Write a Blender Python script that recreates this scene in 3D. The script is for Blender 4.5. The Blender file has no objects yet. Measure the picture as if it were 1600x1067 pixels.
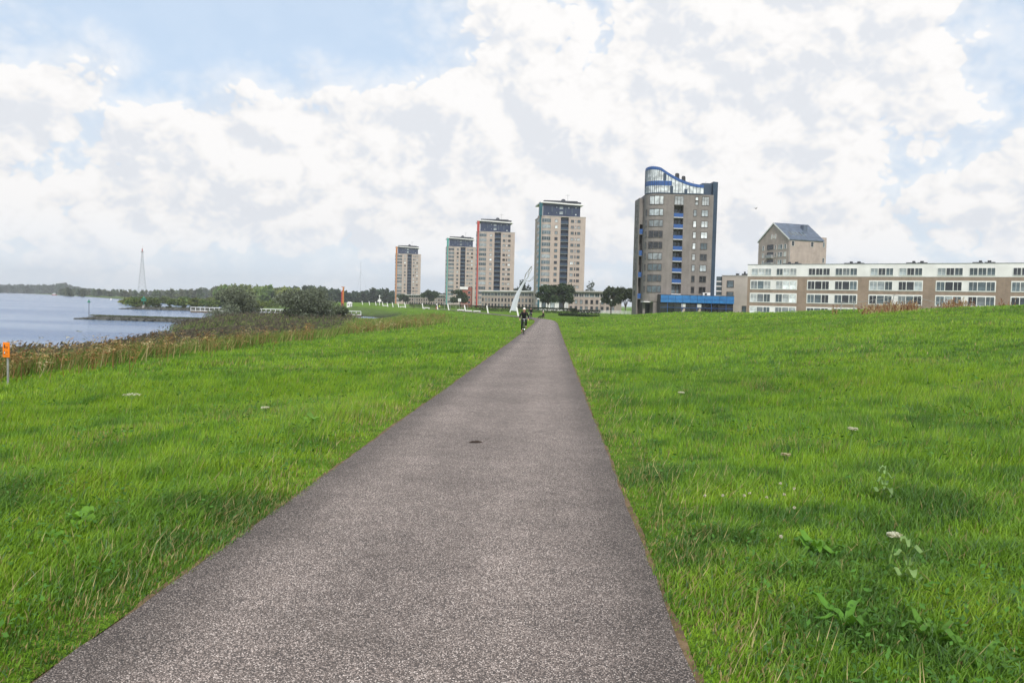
import bpy, bmesh, math, random
import numpy as np
from mathutils import Vector, Matrix

random.seed(7)
rng = np.random.default_rng(7)
scn = bpy.context.scene
C = scn.collection
PI = math.pi
R = math.radians

# ------------------------------------------------------------------ camera
F = 1300.0                      # focal length in photo pixels (1600 wide)
CAM = Vector((0.73, 0.0, 1.6))
YAW, PITCH, ROLL = R(2.72), R(2.62), R(1.40)
CM = Matrix.Rotation(YAW, 3, 'Z') @ Matrix.Rotation(PI/2 - PITCH, 3, 'X') @ Matrix.Rotation(ROLL, 3, 'Z')
cd = bpy.data.cameras.new('camera')
cd.sensor_width = 36.0
cd.lens = 36.0*F/1600.0
cd.clip_start = 0.1
cd.clip_end = 20000
cam = bpy.data.objects.new('camera', cd)
C.objects.link(cam)
cam.location = CAM
cam.rotation_euler = CM.to_euler()
scn.camera = cam


def ray(px, py):
    return CM @ Vector(((px-800.0)/F, -(py-533.5)/F, -1.0))


def at(px, py, Y):
    """point seen at photo pixel (px, py) at ground distance Y along the path"""
    d = ray(px, py)
    return CAM + d*((Y-CAM.y)/d.y)


def horizon(px):
    return 453.6 + 0.02444*px


def xat(px, Y):
    return at(px, horizon(px), Y).x


# ------------------------------------------------------------------ world, sun, exposure
SUN_AZ, SUN_EL = R(172), R(42)         # azimuth clockwise from +Y (the path's direction)
EXPOSURE = 0.58
world = bpy.data.worlds.new('World')
scn.world = world
world.use_nodes = True
world.cycles.sampling_method = 'MANUAL'
world.cycles.sample_map_resolution = 512
wn, wl = world.node_tree.nodes, world.node_tree.links
for n in list(wn):
    wn.remove(n)


class NT:
    """small helper to write node trees as expressions"""
    def __init__(self, tree):
        self.t = tree
        self.n, self.l = tree.nodes, tree.links

    def put(self, sock, v):
        if hasattr(v, 'is_linked') or isinstance(v, bpy.types.NodeSocket):
            self.l.new(v, sock)
        elif v is not None:
            if hasattr(sock.default_value, '__len__'):
                v = tuple(v)
                if len(sock.default_value) == 4 and len(v) == 3:
                    v = v + (1.0,)
            sock.default_value = v

    def math(self, op, a, b=None, c=None, clamp=False):
        m = self.n.new('ShaderNodeMath')
        m.operation = op
        m.use_clamp = clamp
        for i, v in enumerate((a, b, c)):
            if v is not None:
                self.put(m.inputs[i], v)
        return m.outputs[0]

    def vmath(self, op, a, b=None, out=0, scale=None):
        m = self.n.new('ShaderNodeVectorMath')
        m.operation = op
        self.put(m.inputs[0], a)
        if b is not None:
            self.put(m.inputs[1], b)
        if scale is not None:
            self.put(m.inputs['Scale'], scale)
        return m.outputs[out]

    def mixc(self, fac, a, b, blend='MIX'):
        m = self.n.new('ShaderNodeMix')
        m.data_type = 'RGBA'
        m.blend_type = blend
        m.clamp_factor = True
        self.put(m.inputs[0], fac)
        self.put(m.inputs[6], a)
        self.put(m.inputs[7], b)
        return m.outputs[2]

    def ss(self, v, lo, hi, a=0.0, b=1.0):
        m = self.n.new('ShaderNodeMapRange')
        m.interpolation_type = 'SMOOTHSTEP'
        self.put(m.inputs[0], v)
        for i, q in ((1, lo), (2, hi), (3, a), (4, b)):
            self.put(m.inputs[i], q)
        return m.outputs[0]

    def noise(self, vec, scale, detail=4, rough=0.5, dist=0.0, kind='FBM', out='Fac'):
        m = self.n.new('ShaderNodeTexNoise')
        m.noise_dimensions = '3D'
        m.noise_type = kind
        self.put(m.inputs['Vector'], vec)
        self.put(m.inputs['Scale'], scale)
        self.put(m.inputs['Detail'], detail)
        self.put(m.inputs['Roughness'], rough)
        self.put(m.inputs['Distortion'], dist)
        return m.outputs[out]

    def voro(self, vec, scale, feature='F1', detail=0.0, rough=0.5, smooth=None, out='Distance', rnd=1.0):
        m = self.n.new('ShaderNodeTexVoronoi')
        m.feature = feature
        self.put(m.inputs['Vector'], vec)
        self.put(m.inputs['Scale'], scale)
        self.put(m.inputs['Detail'], detail)
        self.put(m.inputs['Roughness'], rough)
        self.put(m.inputs['Randomness'], rnd)
        if smooth is not None:
            self.put(m.inputs['Smoothness'], smooth)
        return m.outputs[out]

    def ramp(self, fac, stops, interp='LINEAR'):
        m = self.n.new('ShaderNodeValToRGB')
        e = m.color_ramp.elements
        m.color_ramp.interpolation = interp
        while len(e) < len(stops):
            e.new(0.5)
        for i, (p, c) in enumerate(stops):
            e[i].position = p
            e[i].color = tuple(c) + (1.0,) if len(c) == 3 else c
        self.put(m.inputs[0], fac)
        return m.outputs[0]

    def comb(self, x, y, z):
        m = self.n.new('ShaderNodeCombineXYZ')
        for i, v in enumerate((x, y, z)):
            self.put(m.inputs[i], v)
        return m.outputs[0]

    def sep(self, v):
        m = self.n.new('ShaderNodeSeparateXYZ')
        self.put(m.inputs[0], v)
        return m.outputs


W = NT(world.node_tree)
tc = wn.new('ShaderNodeTexCoord')
sky = wn.new('ShaderNodeTexSky')
sky.sky_type = 'NISHITA'
sky.sun_disc = False
sky.sun_elevation = SUN_EL
sky.sun_rotation = SUN_AZ
sky.air_density = 1.0
sky.dust_density = 1.6
sky.ozone_density = 1.6
dx, dy, dz = W.sep(tc.outputs['Generated'])
az = W.math('ARCTAN2', dx, dy)
el = W.math('ARCSINE', dz)
# clouds get flatter and smaller towards the horizon, as a real layer does
pv = W.comb(az, W.math('MULTIPLY', el, 1.25), W.math('MULTIPLY', el, 0.35))

# node group: cumulus relief at a direction
g = bpy.data.node_groups.new('cumulus_relief', 'ShaderNodeTree')
g.interface.new_socket('Vector', in_out='INPUT', socket_type='NodeSocketVector')
g.interface.new_socket('Value', in_out='OUTPUT', socket_type='NodeSocketFloat')
G = NT(g)
gi = g.nodes.new('NodeGroupInput')
go = g.nodes.new('NodeGroupOutput')
n1 = G.noise(gi.outputs[0], 5.0, 4, 0.55, 0.25)
bl = None
for sc_, am in ((9.0, 0.50), (19.0, 0.29), (41.0, 0.17), (88.0, 0.11)):
    q = G.math('MULTIPLY', G.math('ABSOLUTE', G.math('SUBTRACT', G.noise(gi.outputs[0], sc_, 0, 0.5), 0.5)), am*3.2)
    bl = q if bl is None else G.math('ADD', bl, q)
g.links.new(G.math('ADD', G.math('MULTIPLY', n1, 0.68), G.math('MULTIPLY', bl, 0.50)), go.inputs[0])


def relief(v):
    m = wn.new('ShaderNodeGroup')
    m.node_tree = g
    W.put(m.inputs[0], v)
    return m.outputs[0]


d0 = relief(pv)
d1 = relief(W.vmath('ADD', pv, (0.016, 0.022, 0.0)))     # a step towards the sun
# large banks of cloud and gaps between them: (az deg, el deg, half-widths, weight)
BANKS = [(-32, 8.0, 7, 5.0, .42), (-20, 10.0, 8, 5.5, .50), (-12, 8.0, 9, 6.0, .40), (-2.5, 12.0, 6.0, 6.5, .55), (-7, 8.0, 9, 5.0, .34),
         (8, 14.0, 9, 9.5, .50), (18, 15.0, 8, 9.0, .46), (15, 6.0, 12, 4.5, .38), (31, 7.5, 7, 5.0, .44),
         (-6, 20.0, 6, 3.0, .26), (-30, 4, 10, 3, .25), (2, 4, 12, 3.4, .30), (20, 22, 12, 5, .35),
         (-25, 20.0, 15, 7.5, -.90), (-13.5, 18.0, 5, 3.6, -.28), (26.5, 14.0, 3.0, 5.0, -.34), (1.2, 16.5, 2.4, 3.0, -.30), (21.0, 9.0, 4.0, 3.0, -.24),
         (-14, 2.2, 14, 1.8, -.34)]
macro = None
for (a, e, wa, we, wt) in BANKS:
    qa = W.math('DIVIDE', W.math('SUBTRACT', az, R(a)), R(wa))
    qe = W.math('DIVIDE', W.math('SUBTRACT', el, R(e)), R(we))
    q = W.math('ADD', W.math('MULTIPLY', qa, qa), W.math('MULTIPLY', qe, qe))
    gs = W.math('MULTIPLY', W.math('POWER', 2.718, W.math('MULTIPLY', q, -1.0)), wt)
    macro = gs if macro is None else W.math('ADD', macro, gs)
broad = W.noise(pv, 2.2, 2, 0.5)
macro = W.math('ADD', macro, W.math('MULTIPLY', W.math('SUBTRACT', broad, 0.42), 0.55))
dens = W.math('ADD', W.math('MULTIPLY', W.math('SUBTRACT', d0, 0.585), 2.0), macro)
hard = W.ss(dens, -0.02, 0.13)
veil = W.ss(dens, -0.60, 0.25, 0.10, 0.66)
cov = W.math('MAXIMUM', hard, veil)
lit = W.math('MULTIPLY', W.math('SUBTRACT', d0, d1), 0.72)
thick = W.ss(dens, 0.05, 0.75)
under = W.noise(W.vmath('MULTIPLY', pv, (1.0, 1.7, 1.0)), 4.2, 3, 0.5)
shade = W.math('SUBTRACT', W.math('ADD', 0.97, lit), W.math('MULTIPLY', thick, W.ss(under, 0.42, 0.75, 0.0, 0.06)))
shade = W.math('MINIMUM', W.math('MAXIMUM', shade, 0.885), 1.02)
ccol = W.mixc(W.ss(shade, 0.885, 0.98), (0.91, 0.94, 0.995), (1.0, 0.985, 0.975))
CLOUD = 6.75
ccol = W.vmath('SCALE', ccol, scale=W.math('MULTIPLY', shade, CLOUD))
# the clear sky between them, paled by thin high cloud
sk = W.mixc(0.72, W.vmath('SCALE', sky.outputs[0], scale=1.0), (4.5, 5.55, 6.8))
skyc = W.mixc(cov, sk, ccol)
# horizon murk
skyc = W.mixc(W.ss(el, R(-1), R(6), 0.70, 0.0), skyc, (6.3, 6.95, 7.7))
bg = wn.new('ShaderNodeBackground')
bg.inputs[1].default_value = 0.10
wl.new(skyc, bg.inputs[0])
wo = wn.new('ShaderNodeOutputWorld')
wl.new(bg.outputs[0], wo.inputs[0])

sd = bpy.data.lights.new('sun', 'SUN')
sd.energy = 2.4
sd.angle = R(8)
sd.color = (1.0, 0.955, 0.88)
sun = bpy.data.objects.new('sun', sd)
C.objects.link(sun)
sv = Vector((math.sin(SUN_AZ)*math.cos(SUN_EL), math.cos(SUN_AZ)*math.cos(SUN_EL), math.sin(SUN_EL)))
sun.rotation_euler = sv.to_track_quat('Z', 'Y').to_euler()
sun.location = (60, -60, 90)

scn.view_settings.view_transform = 'Standard'
scn.view_settings.look = 'None'
scn.view_settings.gamma = 1.0
scn.view_settings.exposure = EXPOSURE
scn.view_settings.use_curve_mapping = False
scn.render.engine = 'CYCLES'
scn.cycles.max_bounces = 6
scn.cycles.diffuse_bounces = 3
scn.cycles.glossy_bounces = 3
scn.cycles.transmission_bounces = 4
scn.cycles.volume_bounces = 0
scn.cycles.use_denoising = True


# ------------------------------------------------------------------ materials
MATS = {}


def newmat(name):
    m = bpy.data.materials.new(name)
    m.use_nodes = True
    t = m.node_tree
    b = t.nodes['Principled BSDF']
    MATS[name] = m
    return m, NT(t), b


def objcoord(T, kind='Object'):
    n = T.n.new('ShaderNodeTexCoord')
    return n.outputs[kind]


def bump(T, b, h, strength=0.4, dist=0.02):
    n = T.n.new('ShaderNodeBump')
    n.inputs['Strength'].default_value = strength
    n.inputs['Distance'].default_value = dist
    T.put(n.inputs['Height'], h)
    T.l.new(n.outputs[0], b.inputs['Normal'])


def plain(name, col, rough=0.6, spec=0.4, vary=0.18, scale=1.5, metal=0.0, detail=5):
    """paint, metal, plaster: one colour with uneven weathering"""
    m, T, b = newmat(name)
    n = T.noise(objcoord(T), scale, detail, 0.6)
    c = T.mixc(T.ss(n, 0.3, 0.7), tuple(q*(1-vary) for q in col), tuple(min(1, q*(1+vary)) for q in col))
    T.put(b.inputs['Base Color'], c)
    b.inputs['Roughness'].default_value = rough
    b.inputs['Specular IOR Level'].default_value = spec
    b.inputs['Metallic'].default_value = metal
    return m


def brickmat(name, c1, c2, mortar, vary=0.2):
    m, T, b = newmat(name)
    co = objcoord(T)
    x, y, z = T.sep(co)
    v = T.comb(T.math('ADD', x, T.math('MULTIPLY', y, 1.0)), z, 0.0)
    br = T.n.new('ShaderNodeTexBrick')
    T.put(br.inputs['Vector'], v)
    T.put(br.inputs['Color1'], c1)
    T.put(br.inputs['Color2'], c2)
    T.put(br.inputs['Mortar'], mortar)
    br.inputs['Scale'].default_value = 1.0
    br.inputs['Brick Width'].default_value = 0.42
    br.inputs['Row Height'].default_value = 0.125
    br.inputs['Mortar Size'].default_value = 0.012
    n = T.noise(co, 0.35, 6, 0.65)
    streak = T.noise(T.vmath('MULTIPLY', co, (1.4, 1.4, 0.12)), 1.0, 4, 0.6)
    f = T.math('ADD', T.math('MULTIPLY', n, 0.6), T.math('MULTIPLY', streak, 0.4))
    k = T.ss(f, 0.3, 0.7, 1-vary, 1+vary)
    T.put(b.inputs['Base Color'], T.vmath('SCALE', br.outputs[0], scale=k))
    b.inputs['Roughness'].default_value = 0.85
    return m


def glassmat(name, col, rough=0.08, coat=0.5):
    m, T, b = newmat(name)
    n = T.noise(objcoord(T), 0.8, 2, 0.5)
    oi = T.n.new('ShaderNodeObjectInfo')
    k = T.math('ADD', 0.55, T.math('MULTIPLY', oi.outputs['Random'], 0.9))
    c = T.mixc(T.ss(n, 0.35, 0.65), tuple(q*0.7 for q in col), tuple(min(1, q*1.3) for q in col))
    T.put(b.inputs['Base Color'], T.vmath('SCALE', c, scale=k))
    b.inputs['Roughness'].default_value = rough
    b.inputs['Specular IOR Level'].default_value = coat
    b.inputs['IOR'].default_value = 1.6
    return m


def leafmat(name, attr='Col', trans=0.35, rough=0.55, spec=0.25, tint=(1, 1, 1)):
    m, T, b = newmat(name)
    a = T.n.new('ShaderNodeAttribute')
    a.attribute_name = attr
    col = T.mixc(1.0, a.outputs['Color'], tint, 'MULTIPLY')
    T.put(b.inputs['Base Color'], col)
    b.inputs['Roughness'].default_value = rough
    b.inputs['Specular IOR Level'].default_value = spec
    tr = T.n.new('ShaderNodeBsdfTranslucent')
    T.put(tr.inputs[0], T.mixc(1.0, col, (1.15, 1.1, 0.6), 'MULTIPLY'))
    mx = T.n.new('ShaderNodeMixShader')
    mx.inputs[0].default_value = trans
    T.l.new(b.outputs[0], mx.inputs[1])
    T.l.new(tr.outputs[0], mx.inputs[2])
    out = [n for n in T.n if n.type == 'OUTPUT_MATERIAL'][0]
    T.l.new(mx.outputs[0], out.inputs[0])
    return m


leafmat('leaf')
leafmat('grass_blade', trans=0.32, rough=0.5, spec=0.3)
leafmat('dry', trans=0.2, rough=0.8, spec=0.1)

# asphalt with exposed aggregate
m, T, b = newmat('asphalt')
co = objcoord(T)
cell = T.voro(co, 140.0, 'F1', out='Color')
cs = T.sep(cell)
edge = T.voro(co, 140.0, 'F1', out='Distance')
stone = T.ramp(cs[0], [(0.0, (0.074, 0.058, 0.050)), (0.36, (0.120, 0.096, 0.083)), (0.60, (0.200, 0.163, 0.144)), (0.82, (0.290, 0.240, 0.213)), (0.93, (0.40, 0.34, 0.305)), (1.0, (0.50, 0.44, 0.40))])
stone = T.mixc(T.ss(edge, 0.38, 0.66), stone, (0.045, 0.038, 0.035))
big = T.noise(co, 0.55, 5, 0.6)
mid = T.noise(co, 6.0, 4, 0.6)
k = T.math('MULTIPLY', T.ss(big, 0.3, 0.7, 1.45, 1.85), T.ss(mid, 0.25, 0.75, 0.86, 1.14))
col = T.vmath('SCALE', stone, scale=k)
col = T.mixc(T.ss(T.noise(co, 1.7, 5, 0.65), 0.56, 0.78, 0.0, 0.35), col, (0.105, 0.085, 0.07))
# crumbled, dirtier strip along both edges
px_, py_, pz_ = T.sep(co)
edg = T.math('ADD', T.math('ABSOLUTE', px_), T.math('MULTIPLY', T.noise(co, 3.0, 4, 0.6), 0.35))
col = T.vmath('SCALE', col, scale=T.ss(edg, 1.05, 1.55, 1.0, 0.62))
track = T.math('ABSOLUTE', T.math('SUBTRACT', T.math('ABSOLUTE', T.math('ADD', px_, T.math('MULTIPLY', T.noise(T.vmath('MULTIPLY', co, (1, .15, 1)), 1.0, 2, .5), 0.3))), 0.62))
col = T.vmath('SCALE', col, scale=T.ss(track, 0.0, 0.40, 1.10, 0.97))
T.put(b.inputs['Base Color'], col)
b.inputs['Roughness'].default_value = 0.82
b.inputs['Specular IOR Level'].default_value = 0.35
bump(T, b, T.math('SUBTRACT', cs[1], edge), 0.55, 0.006)

# soil strip along the path
m, T, b = newmat('soil')
co = objcoord(T)
n = T.noise(co, 9.0, 6, 0.7)
T.put(b.inputs['Base Color'], T.ramp(n, [(0.3, (0.055, 0.040, 0.022)), (0.5, (0.14, 0.088, 0.042)), (0.7, (0.23, 0.155, 0.08))]))
b.inputs['Roughness'].default_value = 0.95
bump(T, b, T.noise(co, 40.0, 4, 0.7), 0.8, 0.02)

# turf under and beyond the modelled blades
m, T, b = newmat('turf')
at_ = T.n.new('ShaderNodeAttribute')
at_.attribute_name = 'Col'
co = objcoord(T)
n1 = T.noise(co, 0.35, 6, 0.65)
n2 = T.noise(co, 3.0, 5, 0.7)
k = T.math('MULTIPLY', T.ss(n1, 0.3, 0.7, 0.70, 1.25), T.ss(n2, 0.3, 0.7, 0.55, 1.35))
T.put(b.inputs['Base Color'], T.vmath('SCALE', at_.outputs['Color'], scale=k))
b.inputs['Roughness'].default_value = 0.9
b.inputs['Specular IOR Level'].default_value = 0.1
bump(T, b, T.math('ADD', n2, T.noise(co, 12.0, 3, 0.6)), 0.8, 0.15)

# river
m, T, b = newmat('river_water')
co = objcoord(T)
T.put(b.inputs['Base Color'], T.mixc(T.ss(T.noise(T.vmath('MULTIPLY', co, (0.25, 1.0, 1.0)), 0.03, 6, 0.65), 0.40, 0.60), (0.060, 0.130, 0.27), (0.185, 0.255, 0.37)))
b.inputs['Roughness'].default_value = 0.16
b.inputs['Specular IOR Level'].default_value = 0.5
b.inputs['IOR'].default_value = 1.33
wv = T.math('ADD', T.noise(T.vmath('MULTIPLY', co, (0.6, 1.6, 1.0)), 0.40, 6, 0.66), T.math('MULTIPLY', T.noise(T.vmath('MULTIPLY', co, (0.4, 1.0, 1.0)), 0.05, 4, 0.6), 2.2))
bump(T, b, wv, 1.0, 0.9)

plain('white_paint', (0.74, 0.74, 0.73), 0.5, 0.4, 0.08)
plain('white_panel', (0.70, 0.69, 0.69), 0.6, 0.3, 0.09, 0.3)
plain('grey_metal', (0.30, 0.31, 0.32), 0.5, 0.5, 0.15, metal=0.3)
plain('pale_steel', (0.27, 0.29, 0.31), 0.6, 0.4, 0.1)
plain('galvanised', (0.36, 0.36, 0.35), 0.5, 0.5, 0.2, 6.0, metal=0.5)
plain('dark_metal', (0.035, 0.037, 0.042), 0.5, 0.4, 0.25)
plain('black_rubber', (0.018, 0.018, 0.018), 0.7, 0.3, 0.2)
plain('window_frame', (0.085, 0.075, 0.07), 0.5, 0.4, 0.2)
plain('white_frame', (0.70, 0.70, 0.69), 0.5, 0.4, 0.06)
plain('blue_panel', (0.025, 0.085, 0.27), 0.35, 0.5, 0.15)
plain('sky_blue_panel', (0.03, 0.16, 0.40), 0.3, 0.5, 0.15)
plain('navy_cladding', (0.028, 0.050, 0.085), 0.4, 0.5, 0.18, 0.4)
plain('navy_glazing', (0.030, 0.042, 0.085), 0.15, 0.5, 0.2, 0.5)
plain('orange_paint', (0.45, 0.16, 0.03), 0.55, 0.4, 0.15, 0.3)
plain('red_paint', (0.36, 0.040, 0.03), 0.55, 0.4, 0.15, 0.3)
plain('mint_paint', (0.05, 0.27, 0.24), 0.55, 0.4, 0.15, 0.3)
plain('teal_paint', (0.012, 0.085, 0.11), 0.55, 0.4, 0.15, 0.3)
plain('sign_orange', (0.85, 0.22, 0.005), 0.45, 0.4, 0.06, 5.0)
plain('print_black', (0.02, 0.018, 0.018), 0.6, 0.3, 0.1)
plain('slate', (0.095, 0.12, 0.165), 0.6, 0.35, 0.25, 0.6)
plain('roof_dark', (0.035, 0.04, 0.05), 0.6, 0.4, 0.25)
plain('concrete', (0.33, 0.32, 0.30), 0.85, 0.2, 0.18)
plain('beige_render', (0.40, 0.36, 0.325), 0.85, 0.2, 0.12, 0.25)
plain('wet_stone', (0.060, 0.062, 0.055), 0.8, 0.4, 0.45, 1.2)
plain('bark', (0.085, 0.068, 0.052), 0.9, 0.2, 0.4, 8.0)
plain('timber', (0.13, 0.105, 0.08), 0.85, 0.2, 0.3, 5.0)
plain('skin', (0.52, 0.29, 0.22), 0.5, 0.3, 0.06)
plain('cloth_black', (0.012, 0.013, 0.015), 0.85, 0.2, 0.35, 12)
plain('cloth_navy', (0.018, 0.024, 0.05), 0.85, 0.2, 0.3, 12)
plain('cloth_grey', (0.08, 0.08, 0.085), 0.85, 0.2, 0.3, 12)
plain('cloth_yellow', (0.52, 0.62, 0.12), 0.85, 0.2, 0.15, 12)
plain('cloth_red', (0.38, 0.10, 0.06), 0.85, 0.2, 0.2, 12)
plain('hair_white', (0.72, 0.70, 0.66), 0.7, 0.3, 0.12, 20)
plain('hair_dark', (0.05, 0.032, 0.02), 0.7, 0.3, 0.2, 20)
plain('green_paint', (0.02, 0.16, 0.10), 0.5, 0.4, 0.15)
plain('hull_red', (0.30, 0.035, 0.03), 0.5, 0.4, 0.15)
plain('sculpture_grey', (0.47, 0.50, 0.55), 0.5, 0.4, 0.05)
plain('chrome', (0.55, 0.55, 0.56), 0.25, 0.5, 0.05, metal=0.9)
plain('brown_leaf', (0.030, 0.018, 0.012), 0.8, 0.2, 0.3, 30)
plain('curtain', (0.55, 0.55, 0.54), 0.3, 0.5, 0.10, 1.0)
plain('red_brick_plain', (0.26, 0.10, 0.075), 0.85, 0.2, 0.2)
glassmat('glass', (0.075, 0.10, 0.115))
glassmat('glass_bright', (0.25, 0.28, 0.30), 0.12)
glassmat('glass_dark', (0.025, 0.028, 0.033))
glassmat('glass_white', (0.50, 0.53, 0.55), 0.15)
brickmat('brick_taupe', (0.195, 0.174, 0.163), (0.165, 0.147, 0.138), (0.225, 0.205, 0.193))
brickmat('brick_pink', (0.40, 0.325, 0.285), (0.36, 0.295, 0.26), (0.40, 0.34, 0.30), 0.13)
brickmat('brick_row', (0.265, 0.195, 0.150), (0.23, 0.17, 0.13), (0.28, 0.225, 0.185))
brickmat('brick_gable', (0.37, 0.30, 0.272), (0.335, 0.272, 0.247), (0.37, 0.315, 0.288))


# ------------------------------------------------------------------ mesh helpers
def link(o, parent=None):
    C.objects.link(o)
    if parent is not None:
        o.parent = parent
    return o


def tag(o, label=None, cat=None, group=None, kind=None):
    if label:
        o['label'] = label
    if cat:
        o['category'] = cat
    if group:
        o['group'] = group
    if kind:
        o['kind'] = kind
    return o


def thing(name, label, cat, loc=(0, 0, 0), rz=0.0, group=None):
    o = bpy.data.objects.new(name, None)
    o.empty_display_size = 0.2
    link(o)
    o.location = loc
    o.rotation_euler = (0, 0, rz)
    return tag(o, label, cat, group)


class MB:
    """collects faces, builds one mesh object"""
    def __init__(self):
        self.v, self.f = [], []

    def add(self, vs, fs):
        k = len(self.v)
        self.v += [tuple(q) for q in vs]
        self.f += [tuple(i+k for i in f) for f in fs]
        return self

    def box(self, x0, x1, y0, y1, z0, z1):
        return self.add([(x0, y0, z0), (x1, y0, z0), (x1, y1, z0), (x0, y1, z0), (x0, y0, z1), (x1, y0, z1), (x1, y1, z1), (x0, y1, z1)],
                        [(3, 2, 1, 0), (4, 5, 6, 7), (0, 1, 5, 4), (1, 2, 6, 5), (2, 3, 7, 6), (3, 0, 4, 7)])

    def prism(self, poly, z0, z1):
        n = len(poly)
        vs = [(p[0], p[1], z0) for p in poly] + [(p[0], p[1], z1) for p in poly]
        fs = [tuple(range(n-1, -1, -1)), tuple(range(n, 2*n))]
        fs += [(i, (i+1) % n, n+(i+1) % n, n+i) for i in range(n)]
        return self.add(vs, fs)

    def tube(self, pts, r, n=6, cap=True):
        pts = [Vector(p) for p in pts]
        rs = r if hasattr(r, '__len__') else [r]*len(pts)
        vs = []
        for i, p in enumerate(pts):
            d = (pts[min(i+1, len(pts)-1)] - pts[max(i-1, 0)]).normalized()
            a = d.cross(Vector((0, 0, 1)))
            if a.length < 1e-3:
                a = d.cross(Vector((1, 0, 0)))
            a.normalize()
            c = d.cross(a)
            for j in range(n):
                t = 2*PI*j/n
                vs.append(p + (a*math.cos(t) + c*math.sin(t))*rs[i])
        fs = []
        for i in range(len(pts)-1):
            for j in range(n):
                fs.append((i*n+j, i*n+(j+1) % n, (i+1)*n+(j+1) % n, (i+1)*n+j))
        if cap:
            fs.append(tuple(range(n-1, -1, -1)))
            fs.append(tuple((len(pts)-1)*n+j for j in range(n)))
        return self.add(vs, fs)

    def ellipsoid(self, c, r, nu=10, nv=7, zmin=-1.0):
        vs, fs = [], []
        for i in range(nv+1):
            th = PI*i/nv
            for j in range(nu):
                ph = 2*PI*j/nu
                z = max(math.cos(th), zmin)
                vs.append((c[0]+r[0]*math.sin(th)*math.cos(ph), c[1]+r[1]*math.sin(th)*math.sin(ph), c[2]+r[2]*z))
        for i in range(nv):
            for j in range(nu):
                fs.append((i*nu+j, (i+1)*nu+j, (i+1)*nu+(j+1) % nu, i*nu+(j+1) % nu))
        return self.add(vs, fs)

    def torus(self, c, rad, r, axis='x', n=28, k=6):
        vs, fs = [], []
        for i in range(n):
            t = 2*PI*i/n
            for j in range(k):
                s = 2*PI*j/k
                a, bb, h = (rad+r*math.cos(s))*math.cos(t), (rad+r*math.cos(s))*math.sin(t), r*math.sin(s)
                vs.append((c[0]+h, c[1]+a, c[2]+bb))
        for i in range(n):
            for j in range(k):
                fs.append((i*k+j, ((i+1) % n)*k+j, ((i+1) % n)*k+(j+1) % k, i*k+(j+1) % k))
        return self.add(vs, fs)

    def mesh(self, name, mat, smooth=False):
        me = bpy.data.meshes.new(name)
        me.from_pydata(self.v, [], self.f)
        me.materials.append(MATS[mat])
        if smooth:
            me.polygons.foreach_set('use_smooth', [True]*len(me.polygons))
        me.update()
        return me

    def build(self, name, mat, parent=None, smooth=False):
        return link(bpy.data.objects.new(name, self.mesh(name, mat, smooth)), parent)


def inst(name, me, parent, loc, rz=0.0):
    o = link(bpy.data.objects.new(name, me), parent)
    o.location = loc
    o.rotation_euler = (0, 0, rz)
    return o


def npmesh(name, verts, tris, mat, cols=None, parent=None, smooth=False):
    """large triangle mesh straight from numpy arrays, with a colour per vertex"""
    me = bpy.data.meshes.new(name)
    nv, nt = len(verts), len(tris)
    me.vertices.add(nv)
    me.vertices.foreach_set('co', np.asarray(verts, np.float32).ravel())
    me.loops.add(nt*3)
    me.loops.foreach_set('vertex_index', np.asarray(tris, np.int32).ravel())
    me.polygons.add(nt)
    me.polygons.foreach_set('loop_start', np.arange(0, nt*3, 3, dtype=np.int32))
    me.polygons.foreach_set('loop_total', np.full(nt, 3, np.int32))
    if smooth:
        me.polygons.foreach_set('use_smooth', np.ones(nt, bool))
    me.update(calc_edges=True)
    if cols is not None:
        a = me.color_attributes.new('Col', 'FLOAT_COLOR', 'POINT')
        cc = np.ones((nv, 4), np.float32)
        cc[:, :3] = cols
        a.data.foreach_set('color', cc.ravel())
    me.materials.append(MATS[mat])
    return link(bpy.data.objects.new(name, me), parent)


# ------------------------------------------------------------------ terrain functions
def vnoise(x, y, seed=0):
    x, y = np.asarray(x, float), np.asarray(y, float)
    xi, yi = np.floor(x).astype(np.int64), np.floor(y).astype(np.int64)
    fx, fy = x-xi, y-yi
    fx, fy = fx*fx*(3-2*fx), fy*fy*(3-2*fy)

    def h(a, b_):
        n = (a*374761393 + b_*668265263 + seed*974634777) & 0xffffffff
        n = ((n ^ (n >> 13))*1274126177) & 0xffffffff
        return ((n ^ (n >> 16)) & 0xffff)/65535.0
    return (h(xi, yi)*(1-fx)+h(xi+1, yi)*fx)*(1-fy) + (h(xi, yi+1)*(1-fx)+h(xi+1, yi+1)*fx)*fy


def fbm(x, y, seed=0, oct=4):
    s, a, t = 0, 1.0, 0
    for i in range(oct):
        s = s + a*vnoise(x*2**i, y*2**i, seed+i)
        t += a
        a *= 0.5
    return s/t


def sstep(a, b_, x):
    t = np.clip((np.asarray(x, float)-a)/(b_-a), 0, 1)
    return t*t*(3-2*t)


PCY = [-60, 100, 118, 130, 142, 155, 172, 195, 227, 270, 310, 380, 450, 560, 8000]
PCX = [0, 0, -0.25, -1.0, -2.6, -5.2, -9.2, -14.8, -22.5, -34, -46, -70, -97, -140, -3000]
WATER = -4.0
SHY = [-300, 60, 95, 118, 150, 178, 192, 206, 226, 250, 275, 300, 335, 441, 728, 1320, 2430, 8000]
SHX = [-34, -35, -40, -54, -65, -68, -63, -52, -46, -50, -62, -92, -122, -174, -370, -773, -1608, -5700]
HALF = 1.40


def path_x(y):
    return np.interp(y, PCY, PCX)


def path_z(y):
    y = np.asarray(y, float)
    return np.where(y < 0, 0, -1.12*(1-np.exp(-np.clip(y, 0, 9999)/95.0)*(1-0.0*y)))*np.where(y < 0, 0, 1)


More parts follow.
